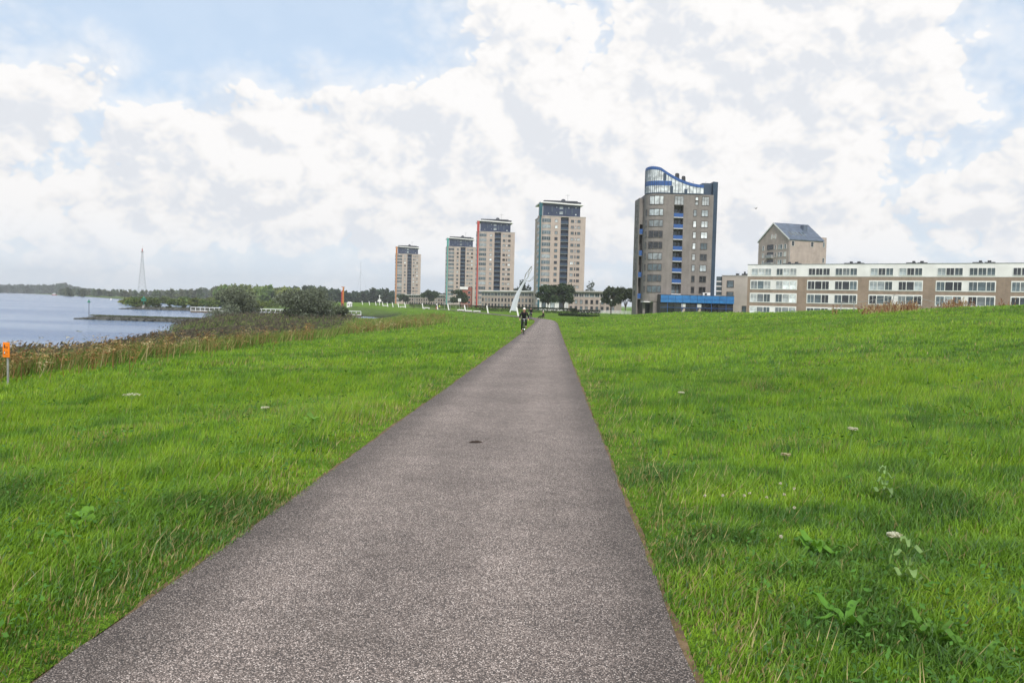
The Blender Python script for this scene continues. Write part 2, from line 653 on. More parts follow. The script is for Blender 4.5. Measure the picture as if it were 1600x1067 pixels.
def zg(x, y):
    """ground height"""
    x, y = np.asarray(x, float), np.asarray(y, float)
    px = path_x(y)
    zp = path_z(y)
    u = x-px
    # the field on the far side of the path climbs to a crest and drops to street level behind it
    ur = np.clip(u-2.2, 0, None)
    rise = 0.082*ur*ur/(ur+3.0)
    rise = 4.4*np.tanh((rise + 0.045*np.clip(u-27, 0, 22))/4.4)
    yc = np.clip(2750.0/np.clip(x, 6, None)+2, 62, 132)
    back = sstep(0, 30, y-yc)
    z_r = (zp*(1-0.35*sstep(0, 14, u)) + rise)*(1-back) + back*(-1.25)
    # the river side: gentle, then steeper to the foreland
    ul = np.clip(-u-HALF, 0, None)
    z_l = zp - 0.046*ul - 0.13*np.clip(ul-14, 0, None)
    fore = -3.1 + 0.35*(fbm(x*0.05, y*0.05, 3)-0.5)
    z_l = np.maximum(z_l, fore) + 0.0
    z = np.where(u > 0, z_r, z_l)
    d = x-np.interp(y, SHY, SHX) + 4*(fbm(x*0.04, y*0.04, 9)-0.5)
    shore = sstep(-10, 7, d)
    z = z*shore + (-6.0)*(1-shore)
    lump = (fbm(x*0.45, y*0.45, 5, 3)-0.5)*0.16 + (fbm(x*0.09, y*0.09, 6, 2)-0.5)*0.35
    away = sstep(HALF, HALF+2.5, np.abs(u))
    z = z + lump*away - 0.03*(1-sstep(HALF-0.12, HALF+0.15, np.abs(u)))
    return z


def zq(x, y):
    return float(zg(np.array([x]), np.array([y]))[0])


# ------------------------------------------------------------------ the ground sheet
A = np.concatenate([np.linspace(-46, 42, 300), np.linspace(46, 310, 50)])
A = np.radians(A)
RR = np.exp(np.linspace(math.log(0.4), math.log(4600), 250))
aa, rr = np.meshgrid(A, RR)
gx = CAM.x + rr*np.sin(aa)
gy = rr*np.cos(aa)
gz = zg(gx, gy)
na, nr = len(A), len(RR)
V = np.stack([gx.ravel(), gy.ravel(), gz.ravel()], 1)
idx = np.arange(na*nr).reshape(nr, na)
i0, i1 = idx[:-1, :], idx[1:, :]
i0n, i1n = np.roll(i0, -1, 1), np.roll(i1, -1, 1)
t1 = np.stack([i0.ravel(), i1.ravel(), i1n.ravel()], 1)
t2 = np.stack([i0.ravel(), i1n.ravel(), i0n.ravel()], 1)
cen = len(V)
V = np.vstack([V, [[CAM.x, 0, zq(CAM.x, 0)]]])
t3 = np.stack([np.full(na, cen), idx[0], np.roll(idx[0], -1)], 1)
TR = np.vstack([t1, t2, t3])[:, ::-1]
gxx, gyy = V[:, 0], V[:, 1]
u_ = gxx-path_x(gyy)
GREEN = np.array([0.118, 0.215, 0.018])
gcol = np.tile(GREEN, (len(V), 1))
wild = sstep(14, 19, -u_ + 4*(fbm(gxx*0.06, gyy*0.06, 21)-0.5))[:, None]
gcol = gcol*(1-wild) + wild*np.array([0.095, 0.150, 0.032])
mud = sstep(7, 0, gxx-np.interp(gyy, SHY, SHX))[:, None]
gcol = gcol*(1-mud) + mud*np.array([0.045, 0.045, 0.030])
ground = npmesh('ground', V, TR, 'turf', gcol, smooth=True)
tag(ground, kind='structure')

# the path: one sheet following its centre line
def ribbon(name, mat, off0, off1, lift, ys, jitter=0.0, seed=1):
    pts, tr = [], []
    ys = np.array(ys)
    xs = path_x(ys)
    tx, ty = np.gradient(xs, ys), np.ones_like(ys)
    ln = np.hypot(tx, ty)
    nx, ny = ty/ln, -tx/ln
    cols_ = 7
    for k in range(cols_):
        f = k/(cols_-1)
        o = off0 + (off1-off0)*f
        j = np.zeros_like(ys)
        if k in (0, cols_-1) and jitter:
            j = jitter*2*(fbm(ys*2.2, ys*0+3.7+k, seed, 4)-0.5) + jitter*0.4*(fbm(ys*0.35, ys*0+1.7+k, seed+8, 2)-0.5)
        X, Y = xs+nx*(o+j), ys+ny*(o+j)
        Z = path_z(ys)+lift+np.clip(ys, 0, 300)*0.0003 - 0.0*o
        pts.append(np.stack([X, Y, Z], 1))
    P = np.stack(pts, 1)
    n = len(ys)
    ii = np.arange(n*cols_).reshape(n, cols_)
    a, b_, c, d = ii[:-1, :-1].ravel(), ii[:-1, 1:].ravel(), ii[1:, 1:].ravel(), ii[1:, :-1].ravel()
    tr = np.vstack([np.stack([a, b_, c], 1), np.stack([a, c, d], 1)])
    return npmesh(name, P.reshape(-1, 3), tr, mat, smooth=True)


PY = np.concatenate([np.arange(-8, 40, 0.06), np.arange(40, 110, 0.4), np.arange(110, 460, 1.5)])
tag(ribbon('path', 'asphalt', -HALF, HALF, 0.006, PY, 0.022, 2), kind='structure')
tag(ribbon('soil_verge', 'soil', -HALF-0.035, -HALF+0.05, -0.001, PY, 0.05, 5), kind='structure')
tag(ribbon('soil_verge', 'soil', HALF-0.05, HALF+0.035, -0.001, PY, 0.05, 6), kind='structure')

# river
wm = MB()
wm.add([(-4300, -400, WATER), (-20, -400, WATER), (-20, 4300, WATER), (-4300, 4300, WATER)], [(0, 1, 2, 3)])
tag(wm.build('river', 'river_water'), kind='structure')
#--SECTION2--

# ------------------------------------------------------------------ windows (shared meshes)
_win = {}


def win_meshes(w, h, mull, frame, pane, t=0.12, dep=0.10):
    t = 0.065 if frame == 'white_frame' else t
    key = (round(w, 2), round(h, 2), mull, frame, pane)
    if key not in _win:
        f = MB()
        f.box(-w/2, w/2, -dep, 0.05, -h/2, -h/2+t).box(-w/2, w/2, -dep, 0.05, h/2-t, h/2)
        f.box(-w/2, -w/2+t, -dep, 0.05, -h/2+t, h/2-t).box(w/2-t, w/2, -dep, 0.05, -h/2+t, h/2-t)
        for i in range(1, mull):
            x = -w/2 + w*i/mull
            f.box(x-t*0.4, x+t*0.4, -dep*0.8, 0.05, -h/2+t, h/2-t)
        p = MB().box(-w/2+t*0.5, w/2-t*0.5, -0.022, 0.04, -h/2+t*0.5, h/2-t*0.5)
        _win[key] = (f.mesh('window', frame), p.mesh('pane', pane))
    return _win[key]


def window(parent, x, y, z, w, h, mull=1, frame='window_frame', pane='glass', rz=0.0):
    fm, pm = win_meshes(w, h, mull, frame, pane)
    o = inst('window', fm, parent, (x, y, z), rz)
    inst('pane', pm, o, (0, 0, 0))
    return o


def pick(*opts):
    r = random.random()
    for p, v in opts:
        if r < p:
            return v
        r -= p
    return opts[-1][1]


def arc(cx, cy, r, a0, a1, n):
    return [(cx+r*math.cos(R(a0+(a1-a0)*i/n)), cy+r*math.sin(R(a0+(a1-a0)*i/n))) for i in range(n+1)]


def bow(x0, x1, depth, n=7):
    """points of a shallow bow in front of y = 0, from x0 to x1"""
    return [(x0+(x1-x0)*i/n, -depth*math.sin(PI*i/n)**0.8) for i in range(n+1)]


# ------------------------------------------------------------------ the four slender towers
def strip_along(pts, z0, z1, off, th):
    """a band that follows a line of plan points, pushed out by off"""
    m = MB()
    n = len(pts)
    nrm = []
    for i in range(n):
        a, b_ = pts[max(i-1, 0)], pts[min(i+1, n-1)]
        dx_, dy_ = b_[0]-a[0], b_[1]-a[1]
        l = math.hypot(dx_, dy_)
        nrm.append((dy_/l, -dx_/l))
    outer = [(p[0]+q[0]*off, p[1]+q[1]*off) for p, q in zip(pts, nrm)]
    inner = [(p[0]+q[0]*(off-th), p[1]+q[1]*(off-th)) for p, q in zip(pts, nrm)]
    m.prism(outer+inner[::-1], z0, z1)
    return m, outer


_bay = {}


def bay_meshes(side):
    if side not in _bay:
        if side == 'front':
            pts = bow(0.75, 4.75, 1.0, 8)
        else:
            pts = [(-q[1]*-1.0, q[0]) for q in bow(0.75, 5.0, 1.0, 8)][::-1]
            pts = [(p[0], p[1]) for p in pts]
        fr, outer = strip_along(pts, -0.85, -0.74, 0.10, 0.2)
        f2, _ = strip_along(pts, 0.74, 0.85, 0.10, 0.2)
        fr.add(f2.v, f2.f)
        for i in range(0, len(pts), 2):
            fr.box(outer[i][0]-0.06, outer[i][0]+0.06, outer[i][1]-0.04, outer[i][1]+0.12, -0.74, 0.74)
        ps = []
        for mt in ('glass', 'glass_bright', 'glass_dark'):
            pn, _ = strip_along(pts, -0.74, 0.74, 0.03, 0.1)
            ps.append(pn.mesh('pane', mt))
        _bay[side] = (fr.mesh('bay_window', 'grey_metal'), ps)
    return _bay[side]


def tower(px, Y, rot, accent, label):
    p = at(px, horizon(px), Y)
    t = thing('apartment_tower', label, 'tower', (p.x, Y, -1.4), R(rot), 'slender apartment towers with coloured corner fins')
    H = 44.2
    Wd, Dp = 21.5, 19.0
    fb = bow(0.75, 4.75, 1.0, 8)
    lb = [(-abs(q[1]), q[0]) for q in bow(0.75, 5.0, 1.0, 8)][::-1]
    poly = lb + [(0, 0)] + fb + [(9.6, 0), (9.6, 1.7), (13.4, 1.7), (13.4, 0), (Wd, 0), (Wd, Dp), (0, Dp)]
    MB().prism(poly, -0.6, H).build('wall', 'brick_pink', t)
    cap = MB().prism([(-0.12, 5.2)] + [(q[0]-0.1, q[1]) for q in lb[:]] + [(-0.1, -0.1)] + [(q[0], q[1]-0.12) for q in fb] + [(9.6, -0.12), (Wd+0.1, -0.12), (Wd+0.1, Dp+0.1), (-0.12, Dp+0.1)], H+0.003, H+0.35)
    cap.build('parapet', 'beige_render', t)
    # coloured corner fin
    fin_ = MB().box(-0.50, 0.25, -0.50, 0.25, -0.5, H+0.36).build('corner_fin', accent, t)
    MB().box(-0.80, 0.55, -0.80, 0.55, H+0.363, 50.6).build('fin_head', accent, fin_)
    # penthouse with its overhanging white roof
    ph = MB().box(1.2, 18.9, 0.7, 16.5, H+0.353, H+6.0).build('penthouse', 'navy_glazing', t)
    for (x, z, w, h, pn) in ((2.6, 1.6, .5, .8, 'glass_white'), (6.4, 2.0, .5, .8, 'glass_bright'), (6.4, 4.6, .5, .8, 'glass_white'), (8.6, 2.0, 1.9, 1.5, 'glass_bright'), (8.6, 4.4, 1.9, 1.5, 'glass_bright'),
                             (12.2, 4.5, .8, .9, 'glass_bright'), (15.6, 1.4, .8, .8, 'glass_white'), (15.6, 4.6, .8, .8, 'glass_white'), (4.2, 3.6, .5, 2.6, 'glass'), (13.8, 3.0, .5, 3.2, 'glass'), (10.7, 3.0, .5, 3.2, 'glass')):
        window(ph, x+1.2, 0.69, H+z, w, h, 1, 'navy_cladding', pn)
    rf = MB()
    nseg = 10
    top, bot = [], []
    for i in range(nseg+1):
        f = i/nseg
        x = -0.4 + 20.6*f
        z = H+6.9 + 0.35*math.cos(PI*f) - 0.35
        top.append((x, z))
    for i in range(nseg):
        (xa, za), (xb, zb) = top[i], top[i+1]
        rf.add([(xa, -0.9, za), (xb, -0.9, zb), (xb, 17.6, zb), (xa, 17.6, za), (xa, -0.9, za-0.6), (xb, -0.9, zb-0.6), (xb, 17.6, zb-0.6), (xa, 17.6, za-0.6)],
               [(0, 1, 2, 3), (7, 6, 5, 4), (0, 4, 5, 1), (2, 6, 7, 3)] + ([(0, 3, 7, 4)] if i == 0 else []) + ([(1, 5, 6, 2)] if i == nseg-1 else []))
    roof = rf.build('roof', 'white_panel', t)
    MB().box(1.6, 17.6, 1.0, 15.0, H+6.95, H+7.75).prism([(17.6, 1.2), (19.6, 2.5), (19.6, 12), (17.6, 14)], H+6.6, H+7.4).build('roof_plant', 'roof_dark', roof)
    MB().add([(10.0, 6, H+7.76), (13.4, 6, H+7.76), (13.4, 9, H+7.76), (10.0, 9, H+7.76), (11.2, 7, H+9.3), (12.2, 7, H+9.3), (12.2, 8, H+9.3), (11.2, 8, H+9.3)],
             [(0, 1, 5, 4), (1, 2, 6, 5), (2, 3, 7, 6), (3, 0, 4, 7), (4, 5, 6, 7)]).build('lift_housing', 'roof_dark', roof)
    MB().tube([(14.0, 8, H+7.75), (14.0, 8, H+11.8)], 0.07, 5).box(12.9, 15.1, 7.95, 8.05, H+11.2, H+11.3).build('aerial', 'grey_metal', roof)
    # storeys
    fm, fps = bay_meshes('front')
    band_f, _ = strip_along(fb, -0.05, 0.30, 0.14, 0.3)
    band_me = band_f.mesh('band', 'beige_render')
    lb2 = lb
    lfm, _ = strip_along(lb2, -0.85, 0.85, 0.06, 0.15)
    lpn, _ = strip_along(lb2, -0.70, 0.70, 0.10, 0.15)
    lfm = lfm.mesh('bay_window', 'grey_metal')
    lpm = lpn.mesh('pane', 'glass_bright')
    slab = MB().box(9.62, 13.38, 0.05, 1.68, 0, 0.16).mesh('balcony', 'concrete')
    rail = MB().box(9.66, 13.34, -0.02, 0.04, 0.17, 1.15).mesh('balustrade', 'navy_cladding')
    for k in range(15):
        zc = 42.35 - 2.8*k
        w = inst('bay_window', fm, t, (0, 0, zc))
        inst('pane', fps[pick((.5, 0), (.38, 1), (.12, 2))], w, (0, 0, 0))
        inst('band', band_me, t, (0, 0, zc+0.95))
        w = inst('bay_window', lfm, t, (0, 0, zc))
        inst('pane', lpm, w, (0, 0, 0))
        gl = lambda: pick((.22, 'glass_white'), (.30, 'glass_bright'), (.30, 'glass'), (.18, 'glass_dark'))
        window(t, 7.5, 0.0, zc, 1.5, 1.5, 1, 'window_frame', gl())
        window(t, 15.2, 0.0, zc, 1.5, 1.4, 2, 'window_frame', gl())
        window(t, 16.8, 0.0, zc, 0.65, 1.4, 1, 'window_frame', gl())
        window(t, 18.3, 0.0, zc, 1.5, 1.4, 2, 'window_frame', gl())
        b_ = inst('balcony', slab, t, (0, 0, zc-1.45))
        inst('balustrade', rail, b_, (0, 0, 0))
        window(t, 10.6, 1.69, zc, 1.6, 2.2, 2, 'navy_cladding', pick((.5, 'glass'), (.3, 'glass_dark'), (.2, 'glass_bright')))
        window(t, 12.5, 1.69, zc, 1.5, 2.2, 1, 'navy_cladding', pick((.5, 'glass'), (.3, 'glass_dark'), (.2, 'glass_bright')))
    MB().box(9.64, 13.36, 1.60, 1.69, -0.4, H-0.4).build('glazed_back', 'navy_glazing', t)
    return t


tower(841.5, 394, 9, 'teal_paint', 'tallest-looking slender tower, dark teal corner fin, behind the big tree clump')
tower(745.0, 487, 8.5, 'red_paint', 'slender pale tower with a red corner fin')
tower(698.0, 623, 12, 'mint_paint', 'slender pale tower with a mint green fin, partly behind the red-finned one')
tower(618.5, 734, 14, 'orange_paint', 'smallest, farthest slender tower with an orange corner fin')

# ------------------------------------------------------------------ the big taupe tower
def taupe_tower():
    Y = 219.0
    p = at(1006.5, horizon(1006.5), Y)
    t = thing('apartment_tower', 'broad taupe brick tower with blue balconies and swooping glass crown', 'tower', (p.x, Y, -1.4), R(4.5))
    B = 1.4
    Wd, Dp, H = 17.3, 16.0, 31.0+B
    corner = arc(3.2, 3.2, 3.2, 180, 270, 8)
    poly = corner + [(7.0, 0), (7.0, 1.8), (9.5, 1.8), (9.5, 0), (Wd, 0), (Wd, Dp), (0, Dp)]
    poly_top = corner + [(Wd, 0), (Wd, Dp), (0, Dp)]
    z_b = 28.05+B
    MB().prism(poly, 4.4, z_b).build('wall', 'brick_taupe', t)
    MB().prism(poly_top, z_b, H).build('upper_wall', 'brick_taupe', t)
    base = corner[3:] + [(7.0, 0), (Wd, 0), (Wd, Dp), (3.2, Dp), (3.2, 1.2)]
    MB().prism([(2.4, 0.2), (Wd, 0.2), (Wd, Dp), (0.3, Dp), (0.3, 4.6), (2.4, 4.6)], -0.6, 4.4).build('ground_storey', 'brick_taupe', t)
    MB().box(0.15, 0.75, 2.6, 3.2, -0.6, 4.4).build('pillar', 'brick_taupe', t)
    MB().box(-0.1, 2.6, 0.6, 4.5, 4.15, 4.397).build('soffit', 'white_panel', t)
    window(t, 1.35, 4.58, 1.9, 1.9, 3.6, 2, 'dark_metal', 'glass_dark')
    # side wing with its recess of balconies
    wing = MB().prism([(-1.15, 5.0), (-0.95, 5.0), (-0.95, 7.5), (-0.1, 7.5), (-0.1, 5.0), (0.0, 5.0), (0.0, 12.0), (-1.15, 12.0)], -0.6, 30.4+B).build('side_wing', 'brick_taupe', t)
    MB().box(-0.95, -0.1, 5.3, 7.45, 23.4+B, 30.2+B).build('wing_infill', 'brick_taupe', wing)
    sl = MB().box(-0.93, -0.12, 4.9, 7.4, 0, 0.15).mesh('balcony', 'concrete')
    rl = MB().box(-0.98, -0.06, 4.82, 4.88, 0.16, 1.45).mesh('balustrade', 'blue_panel')
    for k, z in enumerate((3.6, 9.3, 15.0, 20.7)):
        b_ = inst('balcony', sl, wing, (0, 0, z+B))
        inst('balustrade', rl, b_, (0, 0, 0))
    for k in range(9):
        window(wing, -1.15, 8.6, 5.2+2.85*k+B, 1.5, 1.5, 1, 'window_frame', 'glass', R(-90))
    # storeys
    rows = [14.8 + 2.85*k + B for k in range(-3, 5)]
    cpts = arc(3.2, 3.2, 3.2, 222, 270, 6) + [(4.2, 0)]
    fr, outer = strip_along(cpts, -0.95, -0.80, 0.10, 0.2)
    f2, _ = strip_along(cpts, 0.80, 0.95, 0.10, 0.2)
    fr.add(f2.v, f2.f)
    for i in (0, 3, 6, 7):
        fr.box(outer[i][0]-0.07, outer[i][0]+0.07, outer[i][1]-0.03, outer[i][1]+0.14, -0.80, 0.80)
    fr = fr.mesh('corner_window', 'window_frame')
    pns = []
    for mt in ('glass', 'glass_bright', 'glass_dark'):
        q, _ = strip_along(cpts[:-2] if mt == 'x' else cpts, -0.80, 0.80, 0.04, 0.1)
        pns.append(q.mesh('pane', mt))
    slab = MB().box(7.02, 9.48, -0.06, 1.78, 0, 0.18).mesh('balcony', 'white_panel')
    rail = MB().box(7.04, 9.46, -0.10, -0.063, 0.19, 1.15).mesh('balustrade', 'blue_panel')
    for i, z in enumerate(rows):
        w = inst('corner_window', fr, t, (0, 0, z))
        inst('pane', pns[pick((.5, 0), (.35, 1), (.15, 2))], w, (0, 0, 0))
        a = R(203)
        window(t, 3.2+3.2*math.cos(a), 3.2+3.2*math.sin(a), z, 0.7, 1.6, 1, 'window_frame', pick((.7, 'glass'), (.3, 'glass_bright')), a+PI/2)
        gl = lambda: pick((.34, 'glass_bright'), (.36, 'glass'), (.15, 'glass_white'), (.15, 'glass_dark')) if i > 1 else pick((.7, 'glass_dark'), (.3, 'glass'))
        window(t, 12.55, 0.0, z, 0.95, 1.75, 1, 'window_frame', gl())
        window(t, 15.1, 0.0, z, 1.85, 1.75, 2, 'window_frame', gl())
        b_ = inst('balcony', slab, t, (0, 0, z-1.32))
        if i:
            inst('balustrade', rail, b_, (0, 0, 0))
        window(t, 7.8, 1.79, z+0.05, 1.3, 2.2, 1, 'window_frame', pick((.5, 'glass'), (.25, 'glass_dark'), (.25, 'glass_bright')))
        window(t, 9.0, 1.79, z+0.05, 0.9, 2.2, 1, 'window_frame', pick((.5, 'glass_dark'), (.5, 'glass')))
    zt = 29.35+B
    for (x, w, m_) in ((8.25, 2.5, 3), (15.2, 1.95, 3)):
        window(t, x, 0.0, zt, w, 2.4, m_, 'window_frame', 'glass_white')
    window(t, 12.9, 0.0, zt+0.6, 0.9, 1.05, 1, 'window_frame', 'glass_white')
    window(t, 12.9, 0.0, zt-0.6, 0.9, 1.05, 1, 'window_frame', 'glass_white')
    w = inst('corner_window', fr, t, (0, 0, zt))
    w.scale = (1, 1, 1.3)
    inst('pane', MB().add(*strip_along(cpts, -0.80, 0.80, 0.04, 0.1)[0].__dict__.values()).mesh('pane', 'glass_white'), w, (0, 0, 0))
    # glass crown under a sweeping blue edge
    plan = arc(3.35, 3.35, 3.2, 180, 270, 10) + [(3.35+(14.6-3.35)*i/12, 0.15) for i in range(1, 13)]
    L = [0.0]
    for a, b_ in zip(plan[:-1], plan[1:]):
        L.append(L[-1]+math.hypot(a[0]-b_[0], a[1]-b_[1]))

    def crown_top(s):
        f = s/L[-1]
        if f < 0.30:
            return H + 6.7 + 0.35*math.sin(PI*f/0.30)
        g_ = (f-0.30)/0.70
        return H + 2.5 + 4.2*(1-g_)**1.9
    back = MB()
    n = len(plan)
    vs = [(x, y, H+0.02) for x, y in plan] + [(x, y, crown_top(L[i])-0.35) for i, (x, y) in enumerate(plan)]
    back.add(vs, [(i, i+1, n+i+1, n+i) for i in range(n-1)])
    cr = back.build('crown_glazing', 'glass_white', t)
    sf = cr.modifiers.new('thick', 'SOLIDIFY')
    sf.thickness = 0.25
    sf.offset = -1 if False else 1
    # the blue edge band and the middle band
    def band(z0f, z1f, a, b_, mat, name, off):
        mm = MB()
        pts = plan[a:b_+1]
        nn = len(pts)
        vs_ = []
        for s_ in (off, -0.25):
            for i in range(nn):
                j = a+i
                q0, q1 = plan[max(j-1, 0)], plan[min(j+1, n-1)]
                dx_, dy_ = q1[0]-q0[0], q1[1]-q0[1]
                l = math.hypot(dx_, dy_)
                ox, oy = dy_/l*s_, -dx_/l*s_
                vs_.append((pts[i][0]+ox, pts[i][1]+oy, z0f(L[j])))
                vs_.append((pts[i][0]+ox, pts[i][1]+oy, z1f(L[j])))
        k = 2*nn
        fs = []
        for i in range(nn-1):
            fs += [(2*i, 2*i+2, 2*i+3, 2*i+1), (k+2*i+1, k+2*i+3, k+2*i+2, k+2*i), (2*i+1, 2*i+3, k+2*i+3, k+2*i+1), (2*i, k+2*i, k+2*i+2, 2*i+2)]
        fs += [(0, 1, k+1, k), (2*nn-2, k+2*nn-2, k+2*nn-1, 2*nn-1)]
        mm.add(vs_, fs)
        return mm.build(name, mat, cr)
    band(lambda s: crown_top(s)-0.75, crown_top, 0, n-1, 'blue_panel', 'crown_edge', 0.34)
    band(lambda s: H+2.1, lambda s: H+3.3, 0, 13, 'blue_panel', 'crown_band', 0.30)
    band(lambda s: H+0.01, lambda s: H+0.25, 0, n-1, 'navy_cladding', 'crown_sill', 0.30)
    for i in range(0, n):
        x, y = plan[i]
        q0, q1 = plan[max(i-1, 0)], plan[min(i+1, n-1)]
        dx_, dy_ = q1[0]-q0[0], q1[1]-q0[1]
        l = math.hypot(dx_, dy_)
        x, y = x+dy_/l*0.32, y-dx_/l*0.32
        MB().box(x-0.05, x+0.05, y-0.03, y+0.07, H+0.26, crown_top(L[i])-0.4).build('mullion', 'navy_cladding', cr)
    for (i, z0, z1) in ((11, 3.4, 5.2), (13, .3, 2.0), (17, 0.3, 1.3)):
        x, y = plan[i]
        MB().box(x-0.4, x+0.4, y-0.36, y-0.30, H+z0, H+z1).build('panel', 'navy_cladding', cr)
    MB().prism([(q[0], q[1]+0.3) for q in plan[2:]] + [(14.6, 13), (0.6, 13)], H+0.003, H+0.4).build('roof', 'roof_dark', t)
    fin = MB().prism([(Wd+0.003, 0.9), (Wd+1.45, 1.6), (Wd+1.65, 9.0), (Wd+1.65, 15.0), (Wd+0.003, 15.0)], -0.6, 34.6+B).build('service_core', 'navy_cladding', t)
    MB().box(14.7, Wd, 2.0, 14.0, H+0.003, 34.3+B).build('core_top', 'navy_cladding', fin)
    for (x, z0, w, h) in ((8.7, 0.4, 1.0, 5.6), (10.5, 0.4, .9, 4.9)):
        MB().box(x, x+w, 7, 7.8, H+z0, H+z0+h).tube([(x+w/2, 7.4, H+z0+h), (x+w/2, 7.4, H+z0+h+0.5)], [w*0.62, w*0.45], 8).tube([(x+w/2, 7.4, H+z0+h-1.1), (x+w/2, 7.4, H+z0+h-0.7)], w*0.68, 8).build('flue', 'dark_metal', t)
    for x in (11.9, 13.0, 16.4):
        MB().tube([(x, 5, H), (x, 5, 34.9+B+0.2*x/10)], 0.05, 4).build('aerial', 'grey_metal', t)
    # pavilion at its foot
    pv_ = thing('shop_pavilion', 'low glass pavilion with bright blue fascia at the taupe tower', 'pavilion', (p.x+3.75, Y-3.3, -1.4), R(4.5))
    PL = 19.0
    MB().box(0, PL, 0.35, 9, -0.6, 6.0).build('core', 'dark_metal', pv_)
    n_ = 10
    for i in range(n_):
        x0, x1 = PL*i/n_, PL*(i+1)/n_
        fp = MB().box(x0+0.03, x1-0.03, -0.35, 0.1, 4.25, 6.1).build('fascia_panel', 'sky_blue_panel', pv_)
        MB().box(x0+0.03, x1-0.03, -0.40, -0.353, 5.1, 5.18).build('seam', 'blue_panel', fp)
        w = MB().box(x0+0.05, x1-0.05, 0.2, 0.3, 0.0, 4.15).build('window', 'glass_dark', pv_)
        MB().box(x0-0.05, x0+0.05, 0.05, 0.345, -0.6, 4.24).build('mullion', 'blue_panel' if i % 2 else 'dark_metal', pv_)
        MB().box(x0+0.06, x1-0.06, 0.1, 0.2, 2.9, 3.0).build('transom', 'blue_panel', w)
    # two window posters showing pale figures
    for x in (6.0, 10.1):
        pz = MB().box(x-0.7, x+0.7, 0.14, 0.196, 0.3, 4.1).build('poster', 'dark_metal', pv_)
        MB().box(x-0.5, x+0.55, 0.10, 0.137, 3.1, 4.0).build('print', 'curtain', pz)
        MB().add([(x-0.45, 0.11, 1.9), (x+0.2, 0.11, 2.9), (x+0.5, 0.11, 2.5), (x-0.2, 0.11, 0.5), (x-0.6, 0.11, 0.5)], [(0, 4, 3, 2, 1)]).build('print', 'brick_pink', pz)
        MB().add([(x+0.1, 0.112, 1.6), (x+0.35, 0.112, 1.9), (x+0.6, 0.112, 0.4), (x+0.3, 0.112, 0.4)], [(0, 3, 2, 1)]).build('print', 'curtain', pz)
    MB().box(-0.1, PL+0.1, -0.2, 9.1, 6.11, 6.25).build('roof', 'roof_dark', pv_)
    hv = MB().box(11.5, 13.4, 2, 3.2, 6.26, 7.0).build('roof_unit', 'white_panel', pv_)
    MB().box(11.9, 12.5, 1.9, 1.99, 6.4, 6.85).build('vent', 'dark_metal', hv)
    return t


taupe_tower()

# ------------------------------------------------------------------ beige block between tower and row
def beige_block():
    Y = 228
    p0 = at(1117, horizon(1117), Y)
    p1 = at(1166.5, horizon(1166.5), Y-4)
    L_ = math.hypot(p1.x-p0.x, p1.y-p0.y)
    t = thing('office_block', 'plain beige three-storey block squeezed between taupe tower and white-topped row', 'building', (p0.x, p0.y, -1.4), math.atan2(p1.y-p0.y, p1.x-p0.x))
    MB().box(1.7, L_, 0, 9, -0.6, 11.7).build('wall', 'beige_render', t)
    st = MB().box(0, 1.697, 0.5, 8, -0.6, 11.6).build('stairwell', 'glass', t)
    for k in range(8):
        MB().box(-0.02, 1.69, 0.40, 0.49, 1.0+1.3*k, 1.35+1.3*k).build('spandrel', 'white_panel', st)
    for (x, z, w, h) in ((4.0, 9.6, 1.9, 1.9), (4.0, 6.6, 1.9, 1.9), (7.9, 2.9, 1.2, 1.9)):
        window(t, x, 0.0, z, w, h, 1, 'window_frame', 'glass')
    MB().box(1.6, L_+0.05, -0.1, 9.1, 11.703, 11.95).build('parapet', 'concrete', t)
    MB().box(4.8, 5.5, 2, 3, 11.96, 12.5).box(6.4, 8.0, 2, 3, 11.96, 12.45).box(6.9, 7.3, 2.2, 2.6, 12.46, 13.0).build('roof_plant', 'dark_metal', t)


beige_block()

